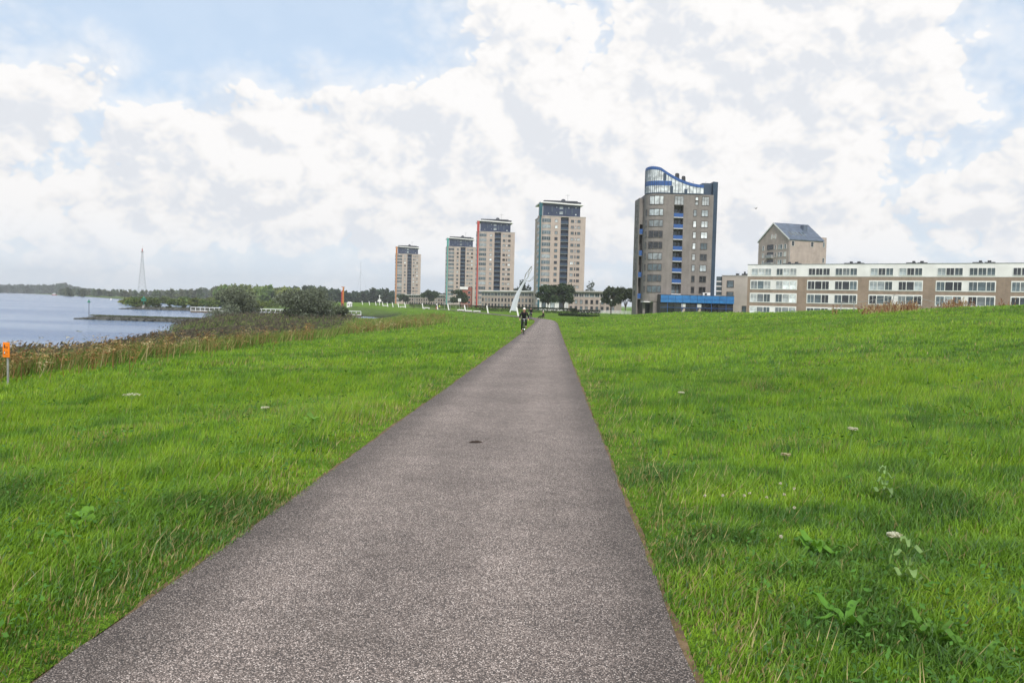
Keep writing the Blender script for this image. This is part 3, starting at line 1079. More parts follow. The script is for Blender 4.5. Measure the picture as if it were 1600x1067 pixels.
# ------------------------------------------------------------------ white-topped row on the right
def row_building():
    a = at(1166.5, horizon(1166.5), 191)
    b2 = at(1600, horizon(1600), 163)
    d = Vector((b2.x-a.x, b2.y-a.y))
    ang = math.atan2(d.y, d.x)
    ln = d.length
    d.normalize()
    t = thing('apartment_row', 'long four-storey brick row with white top storey, standing beyond the field crest', 'building', (a.x, a.y, 0), ang)

    def s_of(px):
        q = ray(px, horizon(px))
        # intersect with the facade line in plan
        ox, oy = a.x-CAM.x, a.y-CAM.y
        det = q.x*(-d.y) - q.y*(-d.x)
        k = (q.x*oy - q.y*ox)/(-det) if False else None
        # solve CAM + q*k = a + d*s
        den = q.x*d.y - q.y*d.x
        return (ox*q.y - oy*q.x)/(-den) * (-1.0) * -1.0 if False else (q.y*ox - q.x*oy)/(q.x*d.y - q.y*d.x)
    S1 = s_of(1720)
    zt, zw = 11.55, 8.95
    MB().box(0, S1, 0, 11, -2.0, zw).build('brick_wall', 'brick_row', t)
    MB().box(-0.05, S1, -0.05, 11.05, zw+0.003, zt).build('top_storey', 'white_panel', t)
    MB().box(-0.10, S1, -0.11, 11.1, zt+0.003, zt+0.14).build('parapet', 'grey_metal', t)
    MB().box(-0.28, 0.0, 0.0, 11, -2.0, zt).build('end_wall', 'grey_metal', t) if False else None
    bays = [(1171, 1244), (1259.5, 1338.5), (1356, 1440), (1460, 1554), (1577.5, 1672)]
    for bi, (p0, p1) in enumerate(bays):
        s0, s1 = s_of(p0), s_of(p1)
        wd = s1-s0
        for zi, (z0, z1) in enumerate(((6.05, 8.2), (3.15, 5.3), (0.25, 2.4))):
            b_ = MB().box(s0, s1, -0.08, 0.0, z1-0.20, z1).box(s0, s1, -0.08, 0.0, z0, z0+0.14).box(s0, s0+0.12, -0.08, 0.0, z0+0.14, z1-0.2).box(s1-0.12, s1, -0.08, 0.0, z0+0.14, z1-0.2).build('window_band', 'white_frame', t)
            mid = s0+wd*0.5
            MB().box(mid-wd*0.055, mid+wd*0.055, -0.06, 0.0, z0+0.143, z1-0.203).build('panel', 'white_panel', b_)
            for half in (0, 1):
                h0 = s0+0.12 if half == 0 else mid+wd*0.055
                h1 = mid-wd*0.055 if half == 0 else s1-0.12
                hw = h1-h0
                for (f0, f1, mu) in ((0, 0.335, 2), (0.335, 0.665, 1), (0.665, 1.0, 2)):
                    cx_ = h0+hw*(f0+f1)/2
                    window(t, cx_, -0.02, (z0+z1)/2-0.03, hw*(f1-f0), z1-z0-0.34, mu, 'white_frame',
                           pick((.42, 'glass'), (.40, 'glass_dark'), (.18, 'glass_bright')) if bi else pick((.35, 'glass_bright'), (.35, 'glass_white'), (.3, 'glass')))
        # top storey: two clusters of three
        for (c0, c1) in ((0.02, 0.455), (0.555, 0.985)):
            h0, h1 = s0+wd*c0, s0+wd*c1
            hw = h1-h0
            for k in range(3):
                window(t, h0+hw*(k+0.5)/3, -0.05, zw+1.05, hw/3*0.96, 1.5, 2, 'white_frame',
                       pick((.45, 'glass'), (.35, 'glass_dark'), (.2, 'glass_bright')) if bi else pick((.5, 'glass_white'), (.3, 'glass_bright'), (.2, 'glass')))
    for px in (1228, 1326, 1425, 1531):
        s = s_of(px)
        u_n = MB().box(s-2.0, s-0.2, 3, 4.5, zt+0.145, zt+0.48).box(s+0.1, s+1.9, 3, 4.5, zt+0.145, zt+0.48).build('roof_unit', 'dark_metal', t)
        MB().box(s-0.9, s-0.4, 3.3, 4, zt+0.483, zt+0.8).box(s+0.6, s+1.2, 3.3, 4, zt+0.483, zt+0.8).build('cowl', 'dark_metal', u_n)


row_building()

# ------------------------------------------------------------------ gabled block behind the row
def gabled_block():
    Y = 320
    k = Y/F
    pc = at(1229, horizon(1229), Y)             # the near corner
    t = thing('gabled_block', 'tall brick block with steep dark slate roof rising behind the white-topped row', 'building', (pc.x, pc.y, -1.4), R(22))
    B = 1.4
    ez, rz_ = 28.3+B, 34.8+B
    # long side runs along +x, gable along +y (towards the picture's other side)
    Ld, Wd = 15.6, 19.0
    # walls with gable
    w = MB()
    w.add([(0, 0, -.6), (Ld, 0, -.6), (Ld, Wd, -.6), (0, Wd, -.6), (0, 0, ez), (Ld, 0, ez), (Ld, Wd, ez), (0, Wd, ez), (0, Wd/2, rz_), (Ld, Wd/2, rz_)],
          [(0, 1, 5, 4), (1, 2, 6, 9, 5), (2, 3, 7, 6), (3, 0, 4, 8, 7)])
    w.build('wall', 'brick_gable', t)
    r = MB()
    for y0, y1 in ((-0.35, Wd/2), (Wd+0.35, Wd/2)):
        e = ez-0.25
        r.add([(-0.3, y0, e), (Ld+0.3, y0, e), (Ld+0.3, y1, rz_+0.05), (-0.3, y1, rz_+0.05), (-0.3, y0, e+0.4), (Ld+0.3, y0, e+0.4), (Ld+0.3, y1, rz_+0.5), (-0.3, y1, rz_+0.5)],
              [(0, 1, 2, 3), (4, 5, 6, 7), (0, 1, 5, 4), (3, 2, 6, 7), (0, 3, 7, 4), (1, 2, 6, 5)])
    rf = r.build('roof', 'slate', t)
    v = MB()
    for y0, y1 in ((-0.4, Wd/2), (Wd+0.4, Wd/2)):
        e = ez-0.28
        v.add([(-0.42, y0, e), (-0.32, y0, e), (-0.32, y1, rz_), (-0.42, y1, rz_), (-0.42, y0, e+0.52), (-0.32, y0, e+0.52), (-0.32, y1, rz_+0.6), (-0.42, y1, rz_+0.6)],
              [(0, 1, 2, 3), (4, 5, 6, 7), (0, 1, 5, 4), (3, 2, 6, 7), (0, 3, 7, 4), (1, 2, 6, 5)])
    v.build('verge_board', 'white_frame', rf)
    sl = (rz_-ez)/(Wd/2)
    for i in range(5):
        x, y = 2.2+1.55*i, 2.0
        z = ez+sl*y
        s_ = MB().add([(x, y, z+0.45), (x+0.9, y, z+0.45), (x+0.9, y+2.2, z+0.45+2.2*sl), (x, y+2.2, z+0.45+2.2*sl), (x, y, z+0.1), (x+0.9, y, z+0.1), (x+0.9, y+2.2, z+0.1+2.2*sl), (x, y+2.2, z+0.1+2.2*sl)],
                      [(0, 1, 2, 3), (0, 4, 5, 1), (1, 5, 6, 2), (2, 6, 7, 3), (3, 7, 4, 0)]).build('roof_window', 'glass', rf)
    MB().box(10.2, 12.0, 5.0, 6.8, ez+sl*5-0.5, rz_-0.2).build('chimney', 'slate', rf)
    # lower rear wing at the far end
    MB().box(Ld+0.003, Ld+3.4, 2.2, Wd-2, -.6, ez+1.6).build('rear_wing', 'brick_gable', t)
    for z in (ez-1.2, ez-7.2):
        window(t, Ld+2.0, 2.2, z, 1.1, 1.9, 1, 'white_frame', 'glass')
    for x in (1.7, 10.5):
        window(t, x, 0.0, ez-1.5, 1.3, 1.9, 1, 'white_frame', 'glass_dark')
    MB().tube([(0.3, -0.12, 0), (0.3, -0.12, ez-0.3)], 0.09, 5).build('downpipe', 'grey_metal', t)
    # gable side: windows and balconies face -x
    for k_, z in enumerate((ez-2.6, ez-5.5, ez-8.4, ez-11.3)):
        for y, wdt, pn in ((2.2, 1.3, 'curtain'), (4.6, 1.5, 'glass'), (5.9, 1.0, 'glass_bright'), (8.0, 0.9, 'glass_dark'), (15.8, 1.1, 'glass_bright')):
            window(t, 0.0, y, z, wdt, 1.8, 1, 'white_frame', pn if k_ else 'glass', R(-90))
        if k_:
            b_ = MB().box(-1.1, -0.003, 9.2, 13.4, z-1.2, z-1.0).build('balcony', 'concrete', t)
            MB().box(-1.1, -1.04, 9.2, 13.4, z-0.99, z+0.05).box(-1.039, -0.01, 9.2, 9.26, z-0.99, z+0.05).build('balustrade', 'grey_metal', b_)
        window(t, 0.0, 11.3, z+0.2, 3.8, 1.9, 3, 'dark_metal', 'glass_dark', R(-90))
    for y in (8.3, 9.5, 10.7):
        window(t, 0.0, y, ez+1.6, 0.6, 1.8 if y != 9.5 else 1.2, 1, 'white_frame', 'glass_white', R(-90))


gabled_block()

# ------------------------------------------------------------------ long low terraces round the towers
def terrace(name, label, px0, Y0, px1, Y1, top, wallmat, floors, roofmat='white_panel', step=2.6):
    a, b2 = at(px0, horizon(px0), Y0), at(px1, horizon(px1), Y1)
    ln = math.hypot(b2.x-a.x, b2.y-a.y)
    t = thing(name, label, 'building', (a.x, a.y, -1.4), math.atan2(b2.y-a.y, b2.x-a.x))
    top += 1.4
    MB().box(0, ln, 0, 9, -0.6, top).build('wall', wallmat, t)
    MB().box(-0.6, ln+0.6, -1.3, 9.5, top+0.003, top+0.55).build('roof', roofmat, t)
    fh = top/floors
    n = int(ln/step)
    for k in range(floors):
        z = fh*(k+0.55)
        for i in range(n):
            x = ln*(i+0.5)/n
            if k == floors-1 and floors > 2:
                window(t, x, 0.0, z, ln/n*0.86, fh*0.55, 2, 'white_frame', pick((.6, 'glass'), (.4, 'glass_dark')))
            else:
                window(t, x, 0.0, z, ln/n*0.52, fh*0.62 if k else fh*0.72, 1, 'window_frame', pick((.5, 'glass_dark'), (.35, 'glass'), (.15, 'glass_bright')))
    return t


terrace('terraced_houses', 'long low pink terrace with white roof edge behind the white sail sculpture', 752, 452, 842, 418, 7.6, 'brick_pink', 3)
terrace('terraced_houses', 'low brownish houses with punched windows behind the hedge and picket fence', 888, 352, 962, 345, 7.0, 'brick_gable', 3, 'concrete', 2.2)
terrace('terraced_houses', 'far pale terrace running between the orange-finned and mint-finned towers', 632, 690, 700, 640, 6.4, 'brick_pink', 3, 'white_panel', 3.6)
terrace('shop_building', 'small white ground-floor annexe under the big tree clump', 843, 372, 884, 366, 3.6, 'white_panel', 1, 'white_panel', 3.4)
rb = thing('stair_block', 'small red brick block between the mint-finned and red-finned towers', 'building', (xat(719, 500), 500, -1.4))
MB().box(0, 6.8, 0, 5, -.6, 12.0).build('wall', 'red_brick_plain', rb)
MB().box(-0.3, 4.6, -0.5, 5.2, 10.6, 12.3).build('parapet', 'white_panel', rb)
for z in (3.0, 6.0, 8.8):
    window(rb, 5.4, 0, z, 1.6, 1.5, 1, 'white_frame', 'glass_dark')
#--SECTION3--


def ground_at(px, py):
    """where the line of sight through a pixel meets the ground"""
    d = ray(px, py)
    ts = np.exp(np.linspace(math.log(1.5), math.log(600), 3000))
    X, Y, Z = CAM.x+d.x*ts, d.y*ts, CAM.z+d.z*ts
    below = Z < zg(X, Y)
    i = int(np.argmax(below)) if below.any() else len(ts)-1
    return Vector((X[i], Y[i], float(zg(X[i:i+1], Y[i:i+1])[0])))


def cards(cx, cy, cz, size, rs, flat=0.0, aspect=1.0):
    """randomly turned leaf quads as two triangles each"""
    n = len(cx)
    th = rs.uniform(0, 2*PI, n)
    ph = np.arccos(rs.uniform(-1, 1, n))*(1-flat)
    nz = np.stack([np.sin(ph)*np.cos(th), np.sin(ph)*np.sin(th), np.cos(ph)], 1)
    r = rs.normal(size=(n, 3))
    a = np.cross(nz, r)
    a /= np.linalg.norm(a, axis=1)[:, None]+1e-9
    b_ = np.cross(nz, a)
    s = (np.asarray(size)*np.ones(n))[:, None]
    c = np.stack([cx, cy, cz], 1)
    v = np.stack([c-a*s*aspect, c-b_*s*0.5, c+a*s*aspect, c+b_*s*0.5], 1).reshape(-1, 3)
    k = np.arange(n)[:, None]*4
    t = np.concatenate([k+np.array([[0, 1, 2]]), k+np.array([[0, 2, 3]])], 0)
    return v, t


def crown_points(rs, n, clumps):
    """points through the volume of a set of ellipsoid clumps, denser near their skins"""
    w = np.array([c[3]*c[4]*c[5] for c in clumps])**0.67
    ci = rs.choice(len(clumps), n, p=w/w.sum())
    cl = np.array(clumps)[ci]
    d = rs.normal(size=(n, 3))
    d /= np.linalg.norm(d, axis=1)[:, None]
    r = rs.uniform(0.35, 1.0, n)**0.45
    # ragged skin
    r = r*(0.86+0.28*rs.random(n))*np.where(rs.random(n) < 0.13, 1.28, 1.0)
    p = cl[:, :3] + d*cl[:, 3:6]*r[:, None]
    return p, ci


def tree(name, label, loc, h, rx, trunk_h, col, n=2600, leaf=0.28, group=None, seed=1, rs_z=None, spread=7, limbs=True, cat='tree', wispy=False):
    rs = np.random.default_rng(seed)
    t = thing(name, label, cat, loc, 0.0, group)
    rz_ = (h-trunk_h)/2
    cz = trunk_h+rz_
    clumps = []
    for i in range(spread*2):
        a = 2*PI*i/spread*1.618 + rs.uniform(-.4, .4)
        rr_ = rx*rs.uniform(.30, .80)
        s = rs.uniform(.24, .46)
        clumps.append((rr_*math.cos(a), rr_*math.sin(a), cz+rz_*rs.uniform(-.72, .55), rx*s, rx*s, rz_*rs.uniform(.22, .42)))
    for i in range(max(2, spread//3)):
        clumps.append((rx*rs.uniform(-.3, .3), rx*rs.uniform(-.3, .3), cz+rz_*rs.uniform(.25, .58), rx*.38, rx*.38, rz_*.40))
    p, ci = crown_points(rs, n, clumps)
    tint = rs.uniform(.68, 1.32, len(clumps))
    v, tr = cards(p[:, 0], p[:, 1], p[:, 2], leaf*rs.uniform(.6, 1.3, n), rs, 0.0, 1.5 if wispy else 1.0)
    c = np.array(col)[None]*tint[ci][:, None]*(rs.uniform(.35, 1.75, n) if wispy else rs.uniform(.6, 1.45, n))[:, None]
    npmesh('crown', v, tr, 'leaf', np.repeat(c, 4, 0), t)
    if limbs:
        m = MB()
        r0 = max(0.10, h*0.022)
        m.tube([(0, 0, -0.3), (0.05, 0.02, trunk_h*0.6), (0, 0.05, trunk_h+rz_*0.6), (0.1, 0, trunk_h+rz_*1.4)], [r0, r0*.8, r0*.5, r0*.15], 7)
        for c_ in clumps[:spread]:
            m.tube([(0, 0, trunk_h*rs.uniform(.7, 1.05)), (c_[0]*.5, c_[1]*.5, (trunk_h+c_[2])*.52), (c_[0], c_[1], c_[2])], [r0*.5, r0*.32, r0*.1], 5)
        m.build('trunk', 'bark', t)
    return t


# ------------------------------------------------------------------ far woods: masses no one could count
def wood(name, label, pxs, tops, Y0, Y1, col, n, leaf, seed, base=-3.0, ntree=60):
    rs = np.random.default_rng(seed)
    clumps = []
    for i in range(ntree):
        px = pxs[0] + (pxs[-1]-pxs[0])*(i+rs.random())/ntree
        Y = rs.uniform(Y0, Y1)
        top = np.interp(px, pxs, tops)*1.0 + rs.uniform(0, 5.0)*(700.0/Y)
        P = at(px, top, Y)
        hh = max(P.z-base, 3.0)
        r = max(hh*rs.uniform(.28, .45), 3.0)
        for q in range(5):
            clumps.append((P.x+rs.uniform(-.6, .6)*r, Y+rs.uniform(-.6, .6)*r, base+hh*(.18+.17*q)+rs.uniform(-.5, .5), r*rs.uniform(.5, .9)*(1.1-.13*q), r*rs.uniform(.5, .9)*(1.1-.13*q), hh*.17))
    p, ci = crown_points(rs, n, clumps)
    tint = np.repeat(rs.uniform(.7, 1.35, ntree), 5)
    hue = np.repeat(rs.uniform(-.15, .25, ntree), 5)
    v, tr = cards(p[:, 0], p[:, 1], p[:, 2], leaf*rs.uniform(.6, 1.3, n), rs)
    c = np.array(col)[None]*tint[ci][:, None]*rs.uniform(.75, 1.25, n)[:, None]
    c[:, 0] *= 1+hue[ci]
    o = npmesh(name, v, tr, 'leaf', np.repeat(c, 4, 0))
    return tag(o, label, 'woodland', kind='stuff')


wood('woodland', 'bluish dark line of woods on the far bank beyond the open water', [-60, 40, 75, 100, 118, 150], [445.5, 445.5, 446, 443, 449, 453], 2050, 2500, (0.050, 0.080, 0.045), 16000, 5.5, 31, -3.5, 70)
wood('woodland', 'mixed scrub and willows on the far bank round the lattice pylon', [95, 140, 175, 205, 240, 290, 345], [450, 452, 452.5, 454, 454.5, 452, 449], 1050, 1750, (0.085, 0.115, 0.050), 20000, 3.0, 32, -3.4, 70)
wood('woodland', 'paler green poplar wood rising behind the round willow bushes', [338, 360, 400, 440, 470], [444.5, 444.5, 446, 447, 452], 640, 760, (0.160, 0.225, 0.070), 20000, 1.5, 33, -3.2, 60)
wood('woodland', 'dark wood stretching behind the orange column to the farthest tower', [412, 440, 470, 500, 530, 555, 575, 590, 612, 622], [456, 449, 447.5, 447.5, 453, 455, 454, 451, 452, 458], 780, 900, (0.046, 0.078, 0.042), 26000, 1.7, 34, -2.5, 80)
wood('woodland', 'low dark trees glimpsed between the far towers', [655, 690, 730, 760], [462, 459, 461, 463], 800, 900, (0.036, 0.055, 0.030), 8000, 1.7, 35, -1.5, 26)
wood('riverside_scrub', 'low reeds and scrub fringing the far inlet behind the stone groynes', [196, 240, 300, 345, 420, 480], [466, 464.5, 464, 466, 469, 472], 360, 560, (0.105, 0.150, 0.040), 20000, 0.9, 36, -3.6, 90)

# ------------------------------------------------------------------ single trees
def plant_tree(px, top, Y, label, w_px, trunk=2.0, col=(0.050, 0.078, 0.034), n=2600, leaf=0.42, seed=1, name='tree', group=None, **k):
    x = xat(px, Y)
    z = zq(x, Y)
    h = at(px, top, Y).z - z
    return tree(name, label, (x, Y, z), h, w_px*0.5*Y/F, trunk, col, n, leaf, group, seed, **k)


plant_tree(856, 443, 322, 'dark broad tree, first of the close pair before the dark teal-finned tower', 38, 3.2, seed=41, n=4200, group='street trees')
plant_tree(881, 441, 326, 'dark broad tree, second of the close pair before the dark teal-finned tower', 36, 3.2, seed=42, n=4000, group='street trees')
plant_tree(954, 447, 318, 'bushy olive tree behind the picket fence, away from the taupe tower', 30, 2.6, (0.045, 0.062, 0.024), 3000, seed=43, group='street trees')
plant_tree(977, 446, 300, 'bushy olive tree behind the picket fence, next to the taupe tower', 28, 2.6, (0.045, 0.062, 0.024), 3000, seed=44, group='street trees')
plant_tree(671, 451, 560, 'small round tree midway between the orange-finned and mint-finned towers', 26, 3.0, seed=45, leaf=0.7, n=1500, group='street trees')
plant_tree(719, 452, 470, 'low wide tree in front of the mint-finned tower and red stair block', 32, 2.4, seed=46, leaf=0.6, n=2200, group='street trees')
plant_tree(630, 459, 640, 'small dark tree at the foot of the orange-finned tower', 20, 2.2, seed=47, leaf=0.75, n=1000, group='street trees')
plant_tree(818, 436, 560, 'dark tree rising between the red-finned and dark teal-finned towers', 24, 3.0, (0.028, 0.05, 0.028), 1600, 0.7, seed=48, group='street trees')
plant_tree(806, 447, 570, 'small dark tree right beside the red-finned tower', 14, 3.0, (0.028, 0.05, 0.028), 900, 0.7, seed=49, group='street trees')
plant_tree(920, 436, 520, 'thin sparse tree just past the dark teal-finned tower', 16, 3.0, (0.06, 0.08, 0.05), 420, 0.6, seed=50, group='street trees')

# willows by the water
plant_tree(366, 446, 176, 'rounded grey-green willow bush nearest the groynes', 84, 0.1, (0.150, 0.172, 0.122), 10000, 0.17, seed=51, name='willow_bush', group='riverside willows', spread=10, wispy=True, cat='bush')
plant_tree(481, 447, 160, 'largest silvery willow bush by the jetty', 100, 0.1, (0.140, 0.163, 0.118), 13000, 0.17, seed=52, name='willow_bush', group='riverside willows', spread=12, wispy=True, cat='bush')
plant_tree(530, 478, 172, 'low dark shrub at the foot of the largest willow bush', 34, 0.1, (0.085, 0.11, 0.05), 3500, 0.16, seed=53, name='shrub', spread=7, wispy=True, cat='bush')

# ------------------------------------------------------------------ grass blades
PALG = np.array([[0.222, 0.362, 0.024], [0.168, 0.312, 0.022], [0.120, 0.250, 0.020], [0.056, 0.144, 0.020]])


def blade_field(n, r0, r1, power, seed, hmul, wmul, segs, fin=None, fout=None, az0=-40, az1=35):
    rs = np.random.default_rng(seed)
    a = np.radians(rs.uniform(az0, az1, n))
    q = rs.random(n)
    if power == 0:
        r = np.sqrt(r0*r0 + q*(r1*r1-r0*r0))
    else:                                            # density falls off as r^-power
        e = 2-power
        r = (r0**e + q*(r1**e-r0**e))**(1/e) if abs(e) > 1e-6 else r0*(r1/r0)**q
    x = CAM.x + r*np.sin(a)
    y = r*np.cos(a)
    u = x-path_x(y)
    edge = np.abs(u)-HALF
    ragged = 0.05*(fbm(y*3, u*3, 61, 3)-0.45)*2
    keep = edge > ragged-0.02
    # the rows of finer and coarser blades melt into each other
    if fin:
        keep &= rs.random(n) < sstep(fin[0], fin[1], r)
    if fout:
        keep &= rs.random(n) < 1-sstep(fout[0], fout[1], r)
    wildw = sstep(13.5, 18.5, -u + 4*(fbm(x*0.06, y*0.06, 21)-0.5))
    keep &= rs.random(n) > wildw*0.85
    yc = np.clip(2750.0/np.clip(x, 6, None)+2, 62, 132)
    keep &= ~((u > 0) & (y > yc+26))
    # fewer, shorter blades on the trodden verge
    verge = sstep(0.75, 0.05, edge + 0.5*(fbm(x*0.9, y*0.9, 62, 3)-0.5))
    keep &= rs.random(n) > verge*0.25
    x, y, u, r, verge = x[keep], y[keep], u[keep], r[keep], verge[keep]
    m = len(x)
    z = zg(x, y)
    lump = fbm(x*0.75, y*0.75, 63, 3)
    fine = fbm(x*3.1, y*3.1, 64, 2)
    h = (0.065 + 0.10*sstep(0.30, 0.72, lump) + 0.08*fine)*rs.uniform(0.55, 1.25, m)*(1-0.62*verge)*hmul
    th = 0.35 + 2.6*(fbm(x*0.35, y*0.35, 65, 2)-0.5) + rs.normal(0, 1.25, m)
    ld = np.stack([np.cos(th), np.sin(th)], 1)
    lean = (0.30+0.7*rs.random(m))*(0.45+0.75*lump)
    w = 0.0029*wmul*rs.uniform(0.7, 1.5, m)
    fa = rs.uniform(0, 2*PI, m)
    sd_ = np.stack([np.cos(fa), np.sin(fa)], 1)*w[:, None]
    # colour: brighter and darker growth, small clump shadows painted in, some dry stalks
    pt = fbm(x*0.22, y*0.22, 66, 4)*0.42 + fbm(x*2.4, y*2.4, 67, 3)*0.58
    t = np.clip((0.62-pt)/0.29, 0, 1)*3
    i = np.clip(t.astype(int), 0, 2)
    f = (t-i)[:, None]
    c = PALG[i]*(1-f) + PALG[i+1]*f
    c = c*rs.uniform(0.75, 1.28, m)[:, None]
    yel = rs.random(m)[:, None]*0.35
    c = c*(1-yel*0.5) + yel*0.5*np.array([0.22, 0.32, 0.03])
    dry = rs.random(m) < (0.04 + 0.20*verge + 0.16*sstep(0.60, 0.75, fbm(x*0.6, y*0.6, 68, 3)))
    c[dry] = np.array([0.34, 0.27, 0.12])*rs.uniform(0.6, 1.2, dry.sum())[:, None]
    blue = rs.random(m) < 0.10
    c[blue] = np.array([0.085, 0.17, 0.06])*rs.uniform(0.8, 1.2, blue.sum())[:, None]
    base = np.stack([x, y, z-0.01], 1)
    l3 = np.concatenate([ld*lean[:, None], np.zeros((m, 1))], 1)
    s3 = np.concatenate([sd_, np.zeros((m, 1))], 1)
    up = np.array([0, 0, 1.0])
    hh = h[:, None]
    if segs == 2:
        mid = base + up*hh*0.62 + l3*hh*0.30
        tip = base + up*hh*0.90 + l3*hh*0.95
        v = np.stack([base-s3, base+s3, mid-s3*0.8, mid+s3*0.8, tip], 1).reshape(-1, 3)
        k = np.arange(m)[:, None]*5
        tr = np.concatenate([k+np.array([[0, 1, 3]]), k+np.array([[0, 3, 2]]), k+np.array([[2, 3, 4]])], 0)
        cc = np.repeat(c, 5, 0)
    else:
        tip = base + up*hh*0.92 + l3*hh*0.75
        v = np.stack([base-s3, base+s3, tip], 1).reshape(-1, 3)
        tr = np.arange(m*3).reshape(-1, 3)
        cc = np.repeat(c, 3, 0)
    return v, tr, cc


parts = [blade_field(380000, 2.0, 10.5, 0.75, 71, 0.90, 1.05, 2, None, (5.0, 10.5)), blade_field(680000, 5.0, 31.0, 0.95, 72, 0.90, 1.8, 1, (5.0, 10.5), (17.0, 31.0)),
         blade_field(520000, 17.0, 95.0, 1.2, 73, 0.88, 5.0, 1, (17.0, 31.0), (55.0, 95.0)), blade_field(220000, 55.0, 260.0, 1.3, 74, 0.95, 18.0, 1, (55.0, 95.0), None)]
vs, ts, cs_, k = [], [], [], 0
for v, t, c in parts:
    vs.append(v)
    ts.append(t+k)
    cs_.append(c)
    k += len(v)
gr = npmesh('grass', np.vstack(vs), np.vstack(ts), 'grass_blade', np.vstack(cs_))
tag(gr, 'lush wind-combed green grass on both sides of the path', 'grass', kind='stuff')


# ------------------------------------------------------------------ clover and low broad leaves in the sward
def low_leaves():
    rs = np.random.default_rng(81)
    n = 26000
    a = np.radians(rs.uniform(-40, 35, n))
    r = 2.2*(26/2.2)**rs.random(n)
    x, y = CAM.x+r*np.sin(a), r*np.cos(a)
    u = x-path_x(y)
    patch = fbm(x*0.8, y*0.8, 82, 3)
    keep = (np.abs(u) > HALF+0.25) & (patch > 0.52) & (u > -15)
    x, y, r = x[keep], y[keep], r[keep]
    n = len(x)
    z = zg(x, y)+rs.uniform(0.04, 0.17, n)
    v, t = cards(x, y, z, 0.0115*(1+r*0.08)*rs.uniform(.7, 1.5, n), rs, 0.62)
    c = np.array([0.068, 0.170, 0.026])*rs.uniform(.7, 1.5, n)[:, None]
    o = npmesh('clover_leaves', v, t, 'leaf', np.repeat(c, 4, 0))
    tag(o, 'patches of small rounded clover leaves among the grass', 'clover', kind='stuff')


low_leaves()


